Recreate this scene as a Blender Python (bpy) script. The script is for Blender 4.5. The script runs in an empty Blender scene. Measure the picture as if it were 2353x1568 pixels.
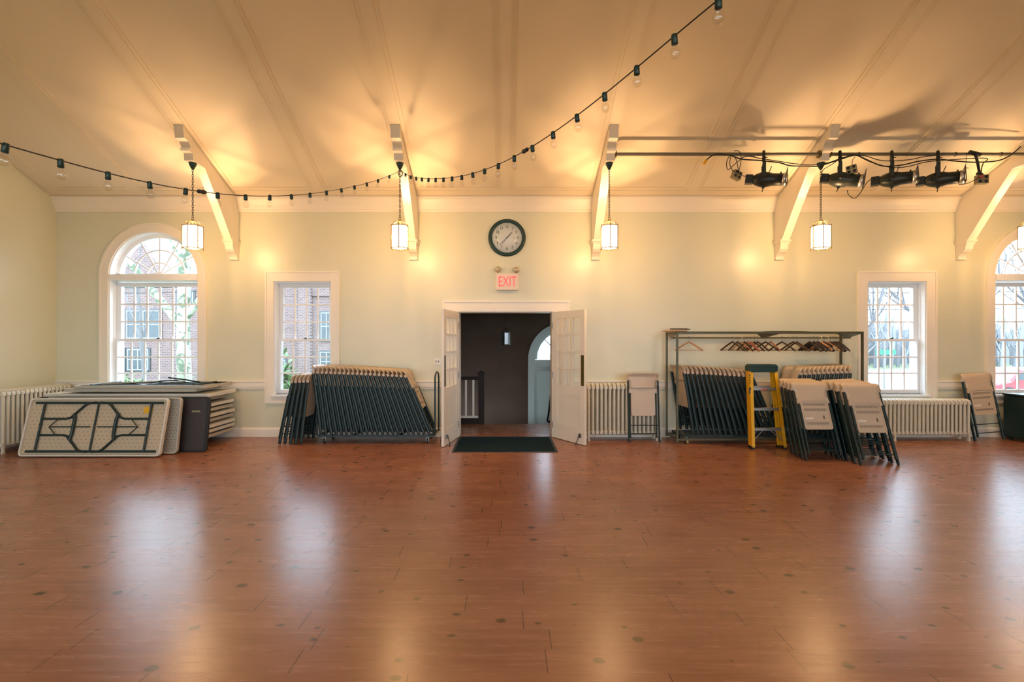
import bpy, math, random
import numpy as np
from mathutils import Vector, Matrix, Euler
random.seed(7)
C = bpy.context.scene.collection
SC = bpy.context.scene
PI = math.pi
# ------------------------------------------------------------------ camera
F = 1128.0; VX = 1161.0; VY = 784.0; CAM_Z = 1.56
cd = bpy.data.cameras.new('camera'); cam = bpy.data.objects.new('camera', cd); C.objects.link(cam)
cd.sensor_width = 36.0; cd.lens = 36.0 * F / 2353.0; cd.shift_x = (1176.5 - VX) / 2353.0
cd.clip_start = 0.05; cd.clip_end = 400
cam.location = (0, -8, CAM_Z); cam.rotation_euler = (PI / 2, 0, 0)
SC.camera = cam
# ------------------------------------------------------------------ world, exposure
W = bpy.data.worlds.new('overcast_sky'); SC.world = W; W.use_nodes = True
bg = W.node_tree.nodes['Background']; bg.inputs[0].default_value = (0.70, 0.85, 1.0, 1); bg.inputs[1].default_value = 4.8
SC.view_settings.view_transform = 'Standard'; SC.view_settings.look = 'None'
SC.view_settings.gamma = 1.0; SC.view_settings.exposure = 1.1; SC.view_settings.use_curve_mapping = False
cy = SC.cycles
cy.adaptive_threshold = 0.03; cy.max_bounces = 6; cy.diffuse_bounces = 4; cy.glossy_bounces = 3; cy.transmission_bounces = 4
cy.transparent_max_bounces = 14; cy.use_denoising = True
cy.sample_clamp_indirect = 4.0; cy.caustics_reflective = False; cy.caustics_refractive = False
LAMP_W = 54.0; LAMP_COL = (1.0, 0.585, 0.275); PANE_E = 14.0
PORTALS = []      # (centre, size_x, size_z, rotation) filled by the windows

# ------------------------------------------------------------------ materials
def mat(name, col, rough=0.5, metal=0.0, spec=0.5, noise=0.0, nscale=8.0, bump=0.0, coat=0.0, emis=None, estr=0.0):
    m = bpy.data.materials.new(name); m.use_nodes = True
    nt = m.node_tree; b = nt.nodes['Principled BSDF']
    b.inputs['Base Color'].default_value = (*col, 1)
    b.inputs['Roughness'].default_value = rough; b.inputs['Metallic'].default_value = metal
    b.inputs['Specular IOR Level'].default_value = spec; b.inputs['Coat Weight'].default_value = coat
    if emis: b.inputs['Emission Color'].default_value = (*emis, 1); b.inputs['Emission Strength'].default_value = estr
    if noise or bump:
        tc = nt.nodes.new('ShaderNodeTexCoord'); n = nt.nodes.new('ShaderNodeTexNoise')
        n.inputs['Scale'].default_value = nscale; n.inputs['Detail'].default_value = 4
        nt.links.new(tc.outputs['Object'], n.inputs['Vector'])
        if noise:
            r = nt.nodes.new('ShaderNodeMix'); r.data_type = 'RGBA'
            r.inputs[6].default_value = (*[c * (1 - noise) for c in col], 1)
            r.inputs[7].default_value = (*[min(1, c * (1 + noise)) for c in col], 1)
            nt.links.new(n.outputs['Fac'], r.inputs[0]); nt.links.new(r.outputs[2], b.inputs['Base Color'])
        if bump:
            bp = nt.nodes.new('ShaderNodeBump'); bp.inputs['Strength'].default_value = bump; bp.inputs['Distance'].default_value = 0.01
            nt.links.new(n.outputs['Fac'], bp.inputs['Height']); nt.links.new(bp.outputs[0], b.inputs['Normal'])
    return m
M = {}
M['wall'] = mat('green_cream_wall_paint', (0.70, 0.68, 0.50), 0.34, noise=0.03, nscale=2.0, bump=0.05)
M['trim'] = mat('off_white_trim_paint', (0.86, 0.79, 0.66), 0.38, noise=0.02, nscale=3.0)
M['ceil'] = mat('cream_ceiling_paint', (0.76, 0.665, 0.50), 0.55, noise=0.03, nscale=1.5)
M['sash'] = mat('white_sash_paint', (0.88, 0.88, 0.87), 0.35, noise=0.01)
M['navy'] = mat('dark_green_blue_steel', (0.006, 0.025, 0.025), 0.42, noise=0.2, nscale=20)
M['tan'] = mat('tan_plastic', (0.56, 0.44, 0.31), 0.40, noise=0.04, nscale=9, bump=0.04)
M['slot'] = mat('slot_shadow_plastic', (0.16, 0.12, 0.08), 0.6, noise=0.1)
M['label'] = mat('pale_sticker', (0.75, 0.66, 0.56), 0.4, noise=0.25, nscale=90)
M['redink'] = mat('red_ink', (0.55, 0.12, 0.08), 0.5, noise=0.2)
M['greytop'] = mat('grey_table_plastic', (0.50, 0.46, 0.37), 0.45, noise=0.06, nscale=12)
M['whitetop'] = mat('white_table_plastic', (0.72, 0.69, 0.60), 0.4, noise=0.05, nscale=12)
M['brownlam'] = mat('dark_brown_laminate', (0.036, 0.027, 0.026), 0.42, noise=0.25, nscale=120)
M['black'] = mat('black_rubber', (0.012, 0.013, 0.012), 0.5, noise=0.2)
M['cable'] = mat('black_cable_rubber', (0.008, 0.014, 0.011), 0.45, noise=0.2)
M['darkgreen'] = mat('dark_green_plastic', (0.006, 0.035, 0.026), 0.4, noise=0.2)
M['brass'] = mat('aged_brass', (0.34, 0.20, 0.07), 0.35, metal=0.9, noise=0.25, nscale=30)
M['bronze'] = mat('dark_bronze', (0.045, 0.035, 0.02), 0.4, metal=0.6, noise=0.25, nscale=30)
M['oldbrass'] = mat('tarnished_push_plate', (0.12, 0.09, 0.02), 0.4, metal=0.7, noise=0.3, nscale=14)
M['pipe'] = mat('grey_painted_pipe', (0.17, 0.15, 0.105), 0.4, metal=0.2, noise=0.2, nscale=14)
M['alu'] = mat('aluminium', (0.55, 0.54, 0.50), 0.35, metal=0.85, noise=0.1, nscale=25)
M['fixture'] = mat('black_fixture_paint', (0.014, 0.020, 0.016), 0.42, noise=0.35, nscale=26)
M['olive'] = mat('olive_grey_steel', (0.10, 0.095, 0.05), 0.42, metal=0.4, noise=0.2, nscale=16)
M['boxgrey'] = mat('grey_junction_box', (0.30, 0.26, 0.15), 0.5, metal=0.4, noise=0.2, nscale=20)
M['yellow'] = mat('yellow_fibreglass', (0.80, 0.42, 0.01), 0.4, noise=0.08, nscale=12)
M['stickeryel'] = mat('yellow_sticker', (0.85, 0.47, 0.02), 0.5, noise=0.15, nscale=60)
M['radiator'] = mat('cream_radiator_paint', (0.66, 0.61, 0.47), 0.38, noise=0.06, nscale=14)
M['matnavy'] = mat('dark_navy_carpet', (0.008, 0.022, 0.030), 0.95, spec=0.1, noise=0.4, nscale=160, bump=0.4)
M['white'] = mat('white_plastic', (0.82, 0.80, 0.74), 0.4, noise=0.02)
M['face'] = mat('clock_face', (0.80, 0.82, 0.80), 0.25, noise=0.01)
M['numeral'] = mat('grey_numeral_ink', (0.05, 0.05, 0.045), 0.5, noise=0.05)
M['red'] = mat('exit_red', (0.85, 0.06, 0.05), 0.4, noise=0.03, emis=(1, 0.07, 0.07), estr=0.5)
M['exitface'] = mat('exit_sign_face', (0.82, 0.68, 0.56), 0.45, noise=0.02)
M['lens'] = mat('pearly_lens', (0.66, 0.58, 0.42), 0.12, metal=0.5, noise=0.1, nscale=40)
M['darkwood'] = mat('dark_wood', (0.018, 0.010, 0.007), 0.55, spec=0.25, noise=0.3, nscale=9)
M['vwall'] = mat('dark_brown_stucco', (0.125, 0.076, 0.050), 0.85, noise=0.25, nscale=3, bump=0.3)
M['vdoor'] = mat('pale_door_paint', (0.62, 0.68, 0.66), 0.4, noise=0.03)
M['steel'] = mat('worn_steel', (0.25, 0.25, 0.24), 0.35, metal=0.9, noise=0.2, nscale=30)
M['wood_l'] = mat('light_wood', (0.50, 0.23, 0.09), 0.4, noise=0.2, nscale=14)
M['wood_m'] = mat('reddish_wood', (0.42, 0.14, 0.075), 0.4, noise=0.2, nscale=14)
M['wood_d'] = mat('dark_stained_wood', (0.055, 0.026, 0.012), 0.4, noise=0.25, nscale=14)
M['wood_k'] = mat('near_black_hanger', (0.022, 0.012, 0.014), 0.35, noise=0.25, nscale=14)
M['hookw'] = mat('cream_plastic_hook', (0.80, 0.72, 0.45), 0.4, noise=0.05)
M['cork'] = mat('grey_shelf_board', (0.22, 0.19, 0.14), 0.7, noise=0.2, nscale=30)

def nodes_mat(name):
    m = bpy.data.materials.new(name); m.use_nodes = True
    nt = m.node_tree; return m, nt, nt.nodes['Principled BSDF']
def NEW(nt, t, **kw):
    n = nt.nodes.new(t)
    for k, v in kw.items(): setattr(n, k, v)
    return n
def MATH(nt, op, a, b=None, c=None):
    n = nt.nodes.new('ShaderNodeMath'); n.operation = op
    for i, v in enumerate((a, b, c)):
        if v is None: continue
        if isinstance(v, (int, float)): n.inputs[i].default_value = v
        else: nt.links.new(v, n.inputs[i])
    return n.outputs[0]
def MIX(nt, f, a, b):
    n = nt.nodes.new('ShaderNodeMix'); n.data_type = 'RGBA'
    for i, v in ((0, f), (6, a), (7, b)):
        if isinstance(v, tuple): n.inputs[i].default_value = (*v, 1)
        elif isinstance(v, (int, float)): n.inputs[i].default_value = v
        else: nt.links.new(v, n.inputs[i])
    return n.outputs[2]

def glass_mat(name, gloss=0.08, tint=(0.97, 0.99, 1.0), rough=0.02):
    m = bpy.data.materials.new(name); m.use_nodes = True; nt = m.node_tree; nt.nodes.clear()
    o = NEW(nt, 'ShaderNodeOutputMaterial'); t = NEW(nt, 'ShaderNodeBsdfTransparent'); g = NEW(nt, 'ShaderNodeBsdfGlossy')
    t.inputs[0].default_value = (*tint, 1); g.inputs['Roughness'].default_value = rough
    mx = NEW(nt, 'ShaderNodeMixShader'); mx.inputs[0].default_value = gloss
    nt.links.new(t.outputs[0], mx.inputs[1]); nt.links.new(g.outputs[0], mx.inputs[2]); nt.links.new(mx.outputs[0], o.inputs[0])
    return m
M['glass'] = glass_mat('window_glass', 0.05)
M['bulb'] = glass_mat('clear_bulb_glass', 0.09, (0.985, 0.98, 0.96), 0.02)
M['clockglass'] = glass_mat('clock_glass', 0.05)
M['dimglass'] = glass_mat('dusty_lantern_glass', 0.25, (0.55, 0.6, 0.62), 0.25)

def pane_mat():
    m = bpy.data.materials.new('lit_opal_glass'); m.use_nodes = True; nt = m.node_tree; nt.nodes.clear()
    o = NEW(nt, 'ShaderNodeOutputMaterial'); t = NEW(nt, 'ShaderNodeBsdfTransparent'); e = NEW(nt, 'ShaderNodeEmission')
    t.inputs[0].default_value = (1, 0.97, 0.9, 1); e.inputs[0].default_value = (1.0, 0.66, 0.34, 1); e.inputs[1].default_value = PANE_E
    mx = NEW(nt, 'ShaderNodeMixShader'); mx.inputs[0].default_value = 0.45
    nt.links.new(t.outputs[0], mx.inputs[1]); nt.links.new(e.outputs[0], mx.inputs[2]); nt.links.new(mx.outputs[0], o.inputs[0])
    return m
M['pane'] = pane_mat()

def floor_mat():
    m, nt, b = nodes_mat('red_brown_plank_floor')
    tc = NEW(nt, 'ShaderNodeTexCoord'); sp = NEW(nt, 'ShaderNodeSeparateXYZ'); nt.links.new(tc.outputs['Object'], sp.inputs[0])
    X, Y = sp.outputs[0], sp.outputs[1]
    v = MATH(nt, 'DIVIDE', Y, 0.178); row = MATH(nt, 'FLOOR', v); fv = MATH(nt, 'FRACT', v)
    wn = NEW(nt, 'ShaderNodeTexWhiteNoise', noise_dimensions='1D'); nt.links.new(row, wn.inputs['W'])
    u = MATH(nt, 'ADD', MATH(nt, 'DIVIDE', X, 1.22), wn.outputs['Value']); pid = MATH(nt, 'FLOOR', u); fu = MATH(nt, 'FRACT', u)
    joint = MATH(nt, 'LESS_THAN', fu, 0.0042)
    seam = MATH(nt, 'LESS_THAN', fv, 0.012)
    cb = NEW(nt, 'ShaderNodeCombineXYZ'); nt.links.new(pid, cb.inputs[0]); nt.links.new(row, cb.inputs[1])
    w2 = NEW(nt, 'ShaderNodeTexWhiteNoise', noise_dimensions='2D'); nt.links.new(cb.outputs[0], w2.inputs['Vector'])
    # streaks running along each plank
    mp = NEW(nt, 'ShaderNodeMapping'); mp.inputs['Scale'].default_value = (1.1, 16, 1); nt.links.new(tc.outputs['Object'], mp.inputs['Vector'])
    n1 = NEW(nt, 'ShaderNodeTexNoise'); n1.inputs['Scale'].default_value = 1.6; n1.inputs['Detail'].default_value = 6; nt.links.new(mp.outputs[0], n1.inputs['Vector'])
    n1.inputs['Roughness'].default_value = 0.65
    mp2 = NEW(nt, 'ShaderNodeMapping'); mp2.inputs['Scale'].default_value = (0.6, 1.4, 1); nt.links.new(tc.outputs['Object'], mp2.inputs['Vector'])
    n2 = NEW(nt, 'ShaderNodeTexNoise'); n2.inputs['Scale'].default_value = 3.0; n2.inputs['Detail'].default_value = 3; nt.links.new(mp2.outputs[0], n2.inputs['Vector'])
    cr = NEW(nt, 'ShaderNodeValToRGB'); cr.color_ramp.elements[0].position = 0.34; cr.color_ramp.elements[1].position = 0.68
    cr.color_ramp.elements[0].color = (0.245, 0.095, 0.046, 1); cr.color_ramp.elements[1].color = (0.390, 0.172, 0.098, 1)
    mixv = MATH(nt, 'ADD', MATH(nt, 'MULTIPLY', n1.outputs['Fac'], 0.6), MATH(nt, 'MULTIPLY', n2.outputs['Fac'], 0.3))
    mixv = MATH(nt, 'ADD', mixv, MATH(nt, 'MULTIPLY', w2.outputs['Value'], 0.10))
    nt.links.new(mixv, cr.inputs[0])
    # knots
    mp3 = NEW(nt, 'ShaderNodeMapping'); mp3.inputs['Scale'].default_value = (4.2, 5.6, 1); nt.links.new(tc.outputs['Object'], mp3.inputs['Vector'])
    nz = NEW(nt, 'ShaderNodeTexNoise'); nz.inputs['Scale'].default_value = 22; nt.links.new(tc.outputs['Object'], nz.inputs['Vector'])
    av = NEW(nt, 'ShaderNodeMix'); av.data_type = 'RGBA'; av.blend_type = 'ADD'; av.inputs[0].default_value = 0.10
    nt.links.new(mp3.outputs[0], av.inputs[6]); nt.links.new(nz.outputs['Color'], av.inputs[7])
    vo = NEW(nt, 'ShaderNodeTexVoronoi', voronoi_dimensions='2D'); vo.inputs['Scale'].default_value = 1.0; nt.links.new(av.outputs[2], vo.inputs['Vector'])
    sc_ = NEW(nt, 'ShaderNodeSeparateColor'); nt.links.new(vo.outputs['Color'], sc_.inputs[0])
    rad = MATH(nt, 'MULTIPLY', MATH(nt, 'SUBTRACT', sc_.outputs[0], 0.50), 0.34)
    kn = MATH(nt, 'MULTIPLY', MATH(nt, 'SUBTRACT', rad, vo.outputs['Distance']), 16.0)
    kc = NEW(nt, 'ShaderNodeClamp'); nt.links.new(kn, kc.inputs[0])
    col = MIX(nt, MATH(nt, 'MULTIPLY', kc.outputs[0], 0.8), cr.outputs[0], (0.050, 0.036, 0.006))
    col = MIX(nt, MATH(nt, 'MULTIPLY', seam, 0.12), col, (0.04, 0.015, 0.005))
    col = MIX(nt, MATH(nt, 'MULTIPLY', joint, 0.75), col, (0.018, 0.010, 0.004))
    nt.links.new(col, b.inputs['Base Color'])
    rr = MATH(nt, 'ADD', MATH(nt, 'MULTIPLY', n1.outputs['Fac'], 0.10), 0.215); nt.links.new(rr, b.inputs['Roughness'])
    b.inputs['Specular IOR Level'].default_value = 0.5
    bp = NEW(nt, 'ShaderNodeBump'); bp.inputs['Strength'].default_value = 0.10; bp.inputs['Distance'].default_value = 0.004
    h = MATH(nt, 'SUBTRACT', n1.outputs['Fac'], MATH(nt, 'MULTIPLY', joint, 1.0)); nt.links.new(h, bp.inputs['Height']); nt.links.new(bp.outputs[0], b.inputs['Normal'])
    return m
M['floor'] = floor_mat()

def dimple_mat(name, base, dark, su=0.062, sv=0.05):
    m, nt, b = nodes_mat(name)
    tc = NEW(nt, 'ShaderNodeTexCoord'); sp = NEW(nt, 'ShaderNodeSeparateXYZ'); nt.links.new(tc.outputs['Object'], sp.inputs[0])
    v = MATH(nt, 'DIVIDE', sp.outputs[2], sv); row = MATH(nt, 'FLOOR', v)
    u = MATH(nt, 'ADD', MATH(nt, 'DIVIDE', sp.outputs[0], su), MATH(nt, 'MULTIPLY', MATH(nt, 'MODULO', row, 2.0), 0.5))
    du = MATH(nt, 'SUBTRACT', MATH(nt, 'FRACT', u), 0.5); dv = MATH(nt, 'SUBTRACT', MATH(nt, 'FRACT', v), 0.5)
    d = MATH(nt, 'SQRT', MATH(nt, 'ADD', MATH(nt, 'MULTIPLY', du, du), MATH(nt, 'MULTIPLY', MATH(nt, 'MULTIPLY', dv, dv), 3.5)))
    k = MATH(nt, 'LESS_THAN', d, 0.24)
    nt.links.new(MIX(nt, MATH(nt, 'MULTIPLY', k, 0.6), base, dark), b.inputs['Base Color'])
    bp = NEW(nt, 'ShaderNodeBump'); bp.invert = True; bp.inputs['Strength'].default_value = 0.6; bp.inputs['Distance'].default_value = 0.006
    nt.links.new(k, bp.inputs['Height']); nt.links.new(bp.outputs[0], b.inputs['Normal'])
    b.inputs['Roughness'].default_value = 0.5
    return m
M['dimple'] = dimple_mat('dimpled_cream_plastic', (0.60, 0.50, 0.34), (0.30, 0.24, 0.15))  # darker spots paint the shade inside the moulded dimples
M['dots'] = dimple_mat('speckled_grey_plastic', (0.42, 0.38, 0.30), (0.05, 0.045, 0.035), 0.048, 0.042)

def brick_mat():
    m, nt, b = nodes_mat('brown_red_brick')
    tc = NEW(nt, 'ShaderNodeTexCoord'); mp = NEW(nt, 'ShaderNodeMapping'); mp.inputs['Rotation'].default_value = (PI / 2, 0, 0)
    nt.links.new(tc.outputs['Object'], mp.inputs['Vector'])
    br = NEW(nt, 'ShaderNodeTexBrick'); br.inputs['Scale'].default_value = 1.0; br.inputs['Brick Width'].default_value = 0.26; br.inputs['Row Height'].default_value = 0.10
    br.inputs['Mortar Size'].default_value = 0.012
    br.inputs['Color1'].default_value = (0.110, 0.070, 0.066, 1); br.inputs['Color2'].default_value = (0.165, 0.105, 0.098, 1); br.inputs['Mortar'].default_value = (0.24, 0.20, 0.195, 1)
    nt.links.new(mp.outputs[0], br.inputs['Vector']); nt.links.new(br.outputs[0], b.inputs['Base Color']); b.inputs['Roughness'].default_value = 0.9
    return m
M['brick'] = brick_mat()
def bark_mat():
    m, nt, b = nodes_mat('mottled_plane_bark')
    tc = NEW(nt, 'ShaderNodeTexCoord'); n = NEW(nt, 'ShaderNodeTexNoise'); n.inputs['Scale'].default_value = 3.2; n.inputs['Detail'].default_value = 3
    nt.links.new(tc.outputs['Object'], n.inputs['Vector'])
    cr = NEW(nt, 'ShaderNodeValToRGB'); cr.color_ramp.interpolation = 'CONSTANT'
    e = cr.color_ramp.elements; e[0].position = 0.0; e[0].color = (0.26, 0.27, 0.21, 1); e[1].position = 0.5; e[1].color = (0.08, 0.11, 0.07, 1)
    x = e.new(0.58); x.color = (0.20, 0.21, 0.15, 1)
    nt.links.new(n.outputs['Fac'], cr.inputs[0]); nt.links.new(cr.outputs[0], b.inputs['Base Color']); b.inputs['Roughness'].default_value = 0.9
    return m
M['bark'] = bark_mat()
M['twig'] = mat('grey_brown_bark', (0.12, 0.12, 0.125), 0.9, noise=0.3, nscale=4)
M['ground'] = mat('wet_lawn', (0.13, 0.16, 0.09), 0.95, noise=0.3, nscale=1.5)
M['road'] = mat('wet_asphalt', (0.28, 0.285, 0.30), 0.7, noise=0.1, nscale=2)
M['slate'] = mat('pale_slate_roof', (0.25, 0.265, 0.29), 0.8, noise=0.2, nscale=5)
M['winglass'] = mat('dark_window_glass', (0.04, 0.06, 0.07), 0.2, noise=0.3, nscale=2)
M['leaf'] = mat('green_leaves', (0.09, 0.18, 0.06), 0.6, noise=0.4, nscale=6)
M['carred'] = mat('red_car_paint', (0.40, 0.012, 0.02), 0.25, coat=0.6, noise=0.02)
M['carwhite'] = mat('white_car_paint', (0.75, 0.77, 0.80), 0.25, coat=0.6, noise=0.02)
M['signgreen'] = mat('green_street_sign', (0.02, 0.16, 0.10), 0.5, noise=0.05)
M['mist'] = mat('hazed_wood_thicket', (0.20, 0.21, 0.225), 0.95, noise=0.25, nscale=0.7)  # pale blue-grey puts distance haze into the colour of the far trees

# ------------------------------------------------------------------ mesh builder
class MB:
    def __init__(s): s.v = []; s.f = []; s.m = []; s.s = []
    def add(s, vs, fs, mi=0, sm=False, T=None):
        o = len(s.v)
        for p in vs:
            p = Vector(p)
            s.v.append(T @ p if T is not None else p)
        for f in fs: s.f.append([i + o for i in f]); s.m.append(mi); s.s.append(sm)
    def box(s, x0, x1, y0, y1, z0, z1, mi=0, T=None):
        vs = [(x, y, z) for x in (x0, x1) for y in (y0, y1) for z in (z0, z1)]
        s.add(vs, [(0, 1, 3, 2), (4, 6, 7, 5), (0, 4, 5, 1), (2, 3, 7, 6), (0, 2, 6, 4), (1, 5, 7, 3)], mi, False, T)
        return s
    def prism(s, poly, a, b, axis='y', mi=0, T=None):
        # poly of 2D points; axis y: (x,z) ; axis x: (y,z) ; axis z: (x,y)
        def pt(p, t):
            return {'y': (p[0], t, p[1]), 'x': (t, p[0], p[1]), 'z': (p[0], p[1], t)}[axis]
        n = len(poly); vs = [pt(p, a) for p in poly] + [pt(p, b) for p in poly]
        fs = [list(range(n)), list(range(2 * n - 1, n - 1, -1))] + [(i, i + n, (i + 1) % n + n, (i + 1) % n) for i in range(n)]
        s.add(vs, fs, mi, False, T); return s
    def strip(s, outer, inner, y0, y1, mi=0, T=None, closed=False):
        n = len(outer)
        vs = []
        for (ox, oz), (ix, iz) in zip(outer, inner): vs += [(ox, y0, oz), (ix, y0, iz), (ox, y1, oz), (ix, y1, iz)]
        fs = []
        for i in range(n if closed else n - 1):
            a = 4 * i; b = 4 * ((i + 1) % n)
            fs += [(a, a + 1, b + 1, b), (a + 2, b + 2, b + 3, a + 3), (a, b, b + 2, a + 2), (a + 1, a + 3, b + 3, b + 1)]
        if not closed: fs += [(0, 2, 3, 1), (4 * n - 4, 4 * n - 3, 4 * n - 1, 4 * n - 2)]
        s.add(vs, fs, mi, False, T); return s
    def tube(s, pts, r, n=8, mi=0, T=None, closed=False, flat=1.0, up=None):
        pts = [Vector(p) for p in pts]; k = len(pts)
        rs = r if isinstance(r, (list, tuple)) else [r] * k
        vs = []; U = None
        for i, p in enumerate(pts):
            if closed: d = pts[(i + 1) % k] - pts[i - 1]
            else: d = pts[min(i + 1, k - 1)] - pts[max(i - 1, 0)]
            if d.length < 1e-9: d = Vector((0, 0, 1))
            d.normalize()
            if U is None:
                a = Vector(up) if up else (Vector((0, 0, 1)) if abs(d.z) < 0.9 else Vector((0, 1, 0)))
            else: a = U
            U = a - d * a.dot(d)
            if U.length < 1e-6: U = d.orthogonal()
            U.normalize(); V_ = d.cross(U)
            for j in range(n):
                t = 2 * PI * j / n + PI / n
                vs.append(p + U * (math.cos(t) * rs[i]) + V_ * (math.sin(t) * rs[i] * flat))
        fs = []
        for i in range(k if closed else k - 1):
            for j in range(n):
                a = i * n + j; b = i * n + (j + 1) % n; i2 = (i + 1) % k
                fs.append((a, b, i2 * n + (j + 1) % n, i2 * n + j))
        s.add(vs, fs, mi, n > 5, T)
        if not closed: s.add([vs[j] for j in range(n)], [list(range(n - 1, -1, -1))], mi, False, T); s.add([vs[(k - 1) * n + j] for j in range(n)], [list(range(n))], mi, False, T)
        return s
    def lathe(s, prof, n=24, mi=0, T=None, smooth=True, caps=True):
        # prof: (r, z) list, revolved about z
        vs = []; k = len(prof)
        for (r, z) in prof:
            for j in range(n):
                t = 2 * PI * j / n; vs.append((r * math.cos(t), r * math.sin(t), z))
        fs = [(i * n + j, i * n + (j + 1) % n, (i + 1) * n + (j + 1) % n, (i + 1) * n + j) for i in range(k - 1) for j in range(n)]
        s.add(vs, fs, mi, smooth, T)
        for i, rev in (((0, True), (k - 1, False)) if caps else ()):
            if prof[i][0] > 1e-4:
                idx = list(range(n))
                s.add([vs[i * n + j] for j in range(n)], [idx[::-1] if rev else idx], mi, False, T)
        return s
    def build(s, name, mats, parent=None, loc=None, bevel=0.0, kind=None):
        me = bpy.data.meshes.new(name)
        me.from_pydata([tuple(v) for v in s.v], [], s.f)
        if not isinstance(mats, (list, tuple)): mats = [mats]
        for m in mats: me.materials.append(m)
        me.polygons.foreach_set('material_index', s.m); me.polygons.foreach_set('use_smooth', s.s)
        me.update()
        import bmesh
        bm = bmesh.new(); bm.from_mesh(me); bmesh.ops.recalc_face_normals(bm, faces=bm.faces); bm.to_mesh(me); bm.free()
        o = bpy.data.objects.new(name, me); C.objects.link(o)
        if parent: o.parent = parent
        if loc: o.location = loc
        if bevel:
            b = o.modifiers.new('bevel', 'BEVEL'); b.width = bevel; b.segments = 2; b.limit_method = 'ANGLE'; b.angle_limit = math.radians(40)
        if kind: o['kind'] = kind
        return o

def tag(o, label=None, cat=None, group=None, kind=None):
    if label: o['label'] = label
    if cat: o['category'] = cat
    if group: o['group'] = group
    if kind: o['kind'] = kind
    return o
def empty(name, loc=(0, 0, 0), rot=(0, 0, 0)):
    o = bpy.data.objects.new(name, None); C.objects.link(o); o.location = loc; o.rotation_euler = rot; o.empty_display_size = 0.1
    return o
def copy_tree(o, parent=None):
    c = o.copy(); C.objects.link(c)
    if parent: c.parent = parent
    for ch in [x for x in KIDS.get(o.name, [])]: 
        copy_tree(ch, c)
    return c
KIDS = {}
def note_kids(o):
    KIDS[o.name] = list(o.children)
    for c in o.children: note_kids(c)
def P(px, py, d): return Vector(((px - VX) * d / F, d - 8.0, CAM_Z - (py - VY) * d / F))
def spline(pts, n=8):
    pts = [Vector(p) for p in pts]; out = []
    for i in range(len(pts) - 1):
        p0 = pts[max(i - 1, 0)]; p1 = pts[i]; p2 = pts[i + 1]; p3 = pts[min(i + 2, len(pts) - 1)]
        for j in range(n):
            t = j / n
            out.append(0.5 * ((2 * p1) + (p2 - p0) * t + (2 * p0 - 5 * p1 + 4 * p2 - p3) * t * t + (3 * p1 - p0 - 3 * p2 + p3) * t ** 3))
    out.append(pts[-1]); return out
def rrect(x0, x1, z0, z1, r, n=5):
    out = []
    for cx, cz, a in ((x1 - r, z0 + r, -PI / 2), (x1 - r, z1 - r, 0), (x0 + r, z1 - r, PI / 2), (x0 + r, z0 + r, PI)):
        for i in range(n + 1):
            t = a + PI / 2 * i / n; out.append((cx + r * math.cos(t), cz + r * math.sin(t)))
    return out
def text_into(mb, txt, size, T, depth=0.002, mi=0, xs=1.0):
    cu = bpy.data.curves.new('t', 'FONT'); cu.body = txt; cu.size = size; cu.extrude = depth; cu.align_x = 'CENTER'; cu.align_y = 'CENTER'
    cu.resolution_u = 3
    ob = bpy.data.objects.new('t', cu); C.objects.link(ob)
    dg = bpy.context.evaluated_depsgraph_get(); me = bpy.data.meshes.new_from_object(ob.evaluated_get(dg))
    S = Matrix.Diagonal((xs, 1, 1, 1))
    mb.add([v.co.copy() for v in me.vertices], [list(p.vertices) for p in me.polygons], mi, False, T @ S)
    bpy.data.objects.remove(ob); bpy.data.curves.remove(cu); bpy.data.meshes.remove(me)
FACE_CAM = Matrix.Rotation(PI / 2, 4, 'X')      # text in XY plane -> faces -Y

# ------------------------------------------------------------------ dimensions of the hall
XL, XR, YB, YF = -7.31, 11.5, 0.0, -12.5
TH = 0.4645; THA = math.atan(TH)
Y0, Z0 = -0.12, 3.90
YR = (YB + YF) / 2
def ceil_z(y): return Z0 + TH * (Y0 - y) if y > YR else Z0 + TH * (Y0 - (2 * YR - y))
ZR = ceil_z(YR + 1e-6)
WZ = 3.95
# openings of the back wall: (x0, x1, z0, z1, arch_spring or None)
AR = 0.73; SPR = 2.61; SILL = 0.688; WTOP = 2.53
W_ARCH = [-5.727, 8.692]; W_NAR = [(-3.298, 0.468), (6.372, 0.478)]
ops = [(-5.727 - AR, -5.727 + AR, SILL, SPR, True), (-3.766, -2.83, SILL, WTOP, False), (-0.766, 0.773, 0.0, 2.042, False),
       (5.894, 6.850, SILL, WTOP, False), (8.692 - AR, 8.692 + AR, SILL, SPR, True)]
def wall_with_openings(name, xa, xb, ops, ztop, y0, y1, m):
    b = MB(); x = xa
    for (o0, o1, z0, z1, arch) in ops:
        b.box(x, o0, y0, y1, 0, ztop)
        if z0 > 0: b.box(o0, o1, y0, y1, 0, z0)
        if arch:
            cx = (o0 + o1) / 2; r = (o1 - o0) / 2; N = 24
            arc = [(cx - r * math.cos(PI * i / N), z1 + r * math.sin(PI * i / N)) for i in range(N + 1)]
            top = [(cx - r * math.cos(PI * i / N), ztop) for i in range(N + 1)]
            b.strip(top, arc, y0, y1)
        else: b.box(o0, o1, y0, y1, z1, ztop)
        x = o1
    b.box(x, xb, y0, y1, 0, ztop)
    return b.build(name, m, kind='structure')
wall_with_openings('wall_back', XL - 0.3, XR + 0.3, ops, WZ, 0.0, 0.3, M['wall'])
fops = [(-6.9, -4.7, 0.7, 3.3, False), (-4.0, -1.8, 0.7, 3.3, False), (-1.1, 1.1, 0.7, 3.3, False), (1.8, 4.0, 0.7, 3.3, False), (4.7, 6.9, 0.7, 3.3, False)]
wall_with_openings('wall_front', XL - 0.3, XR + 0.3, fops, WZ, YF - 0.3, YF, M['wall'])
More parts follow.
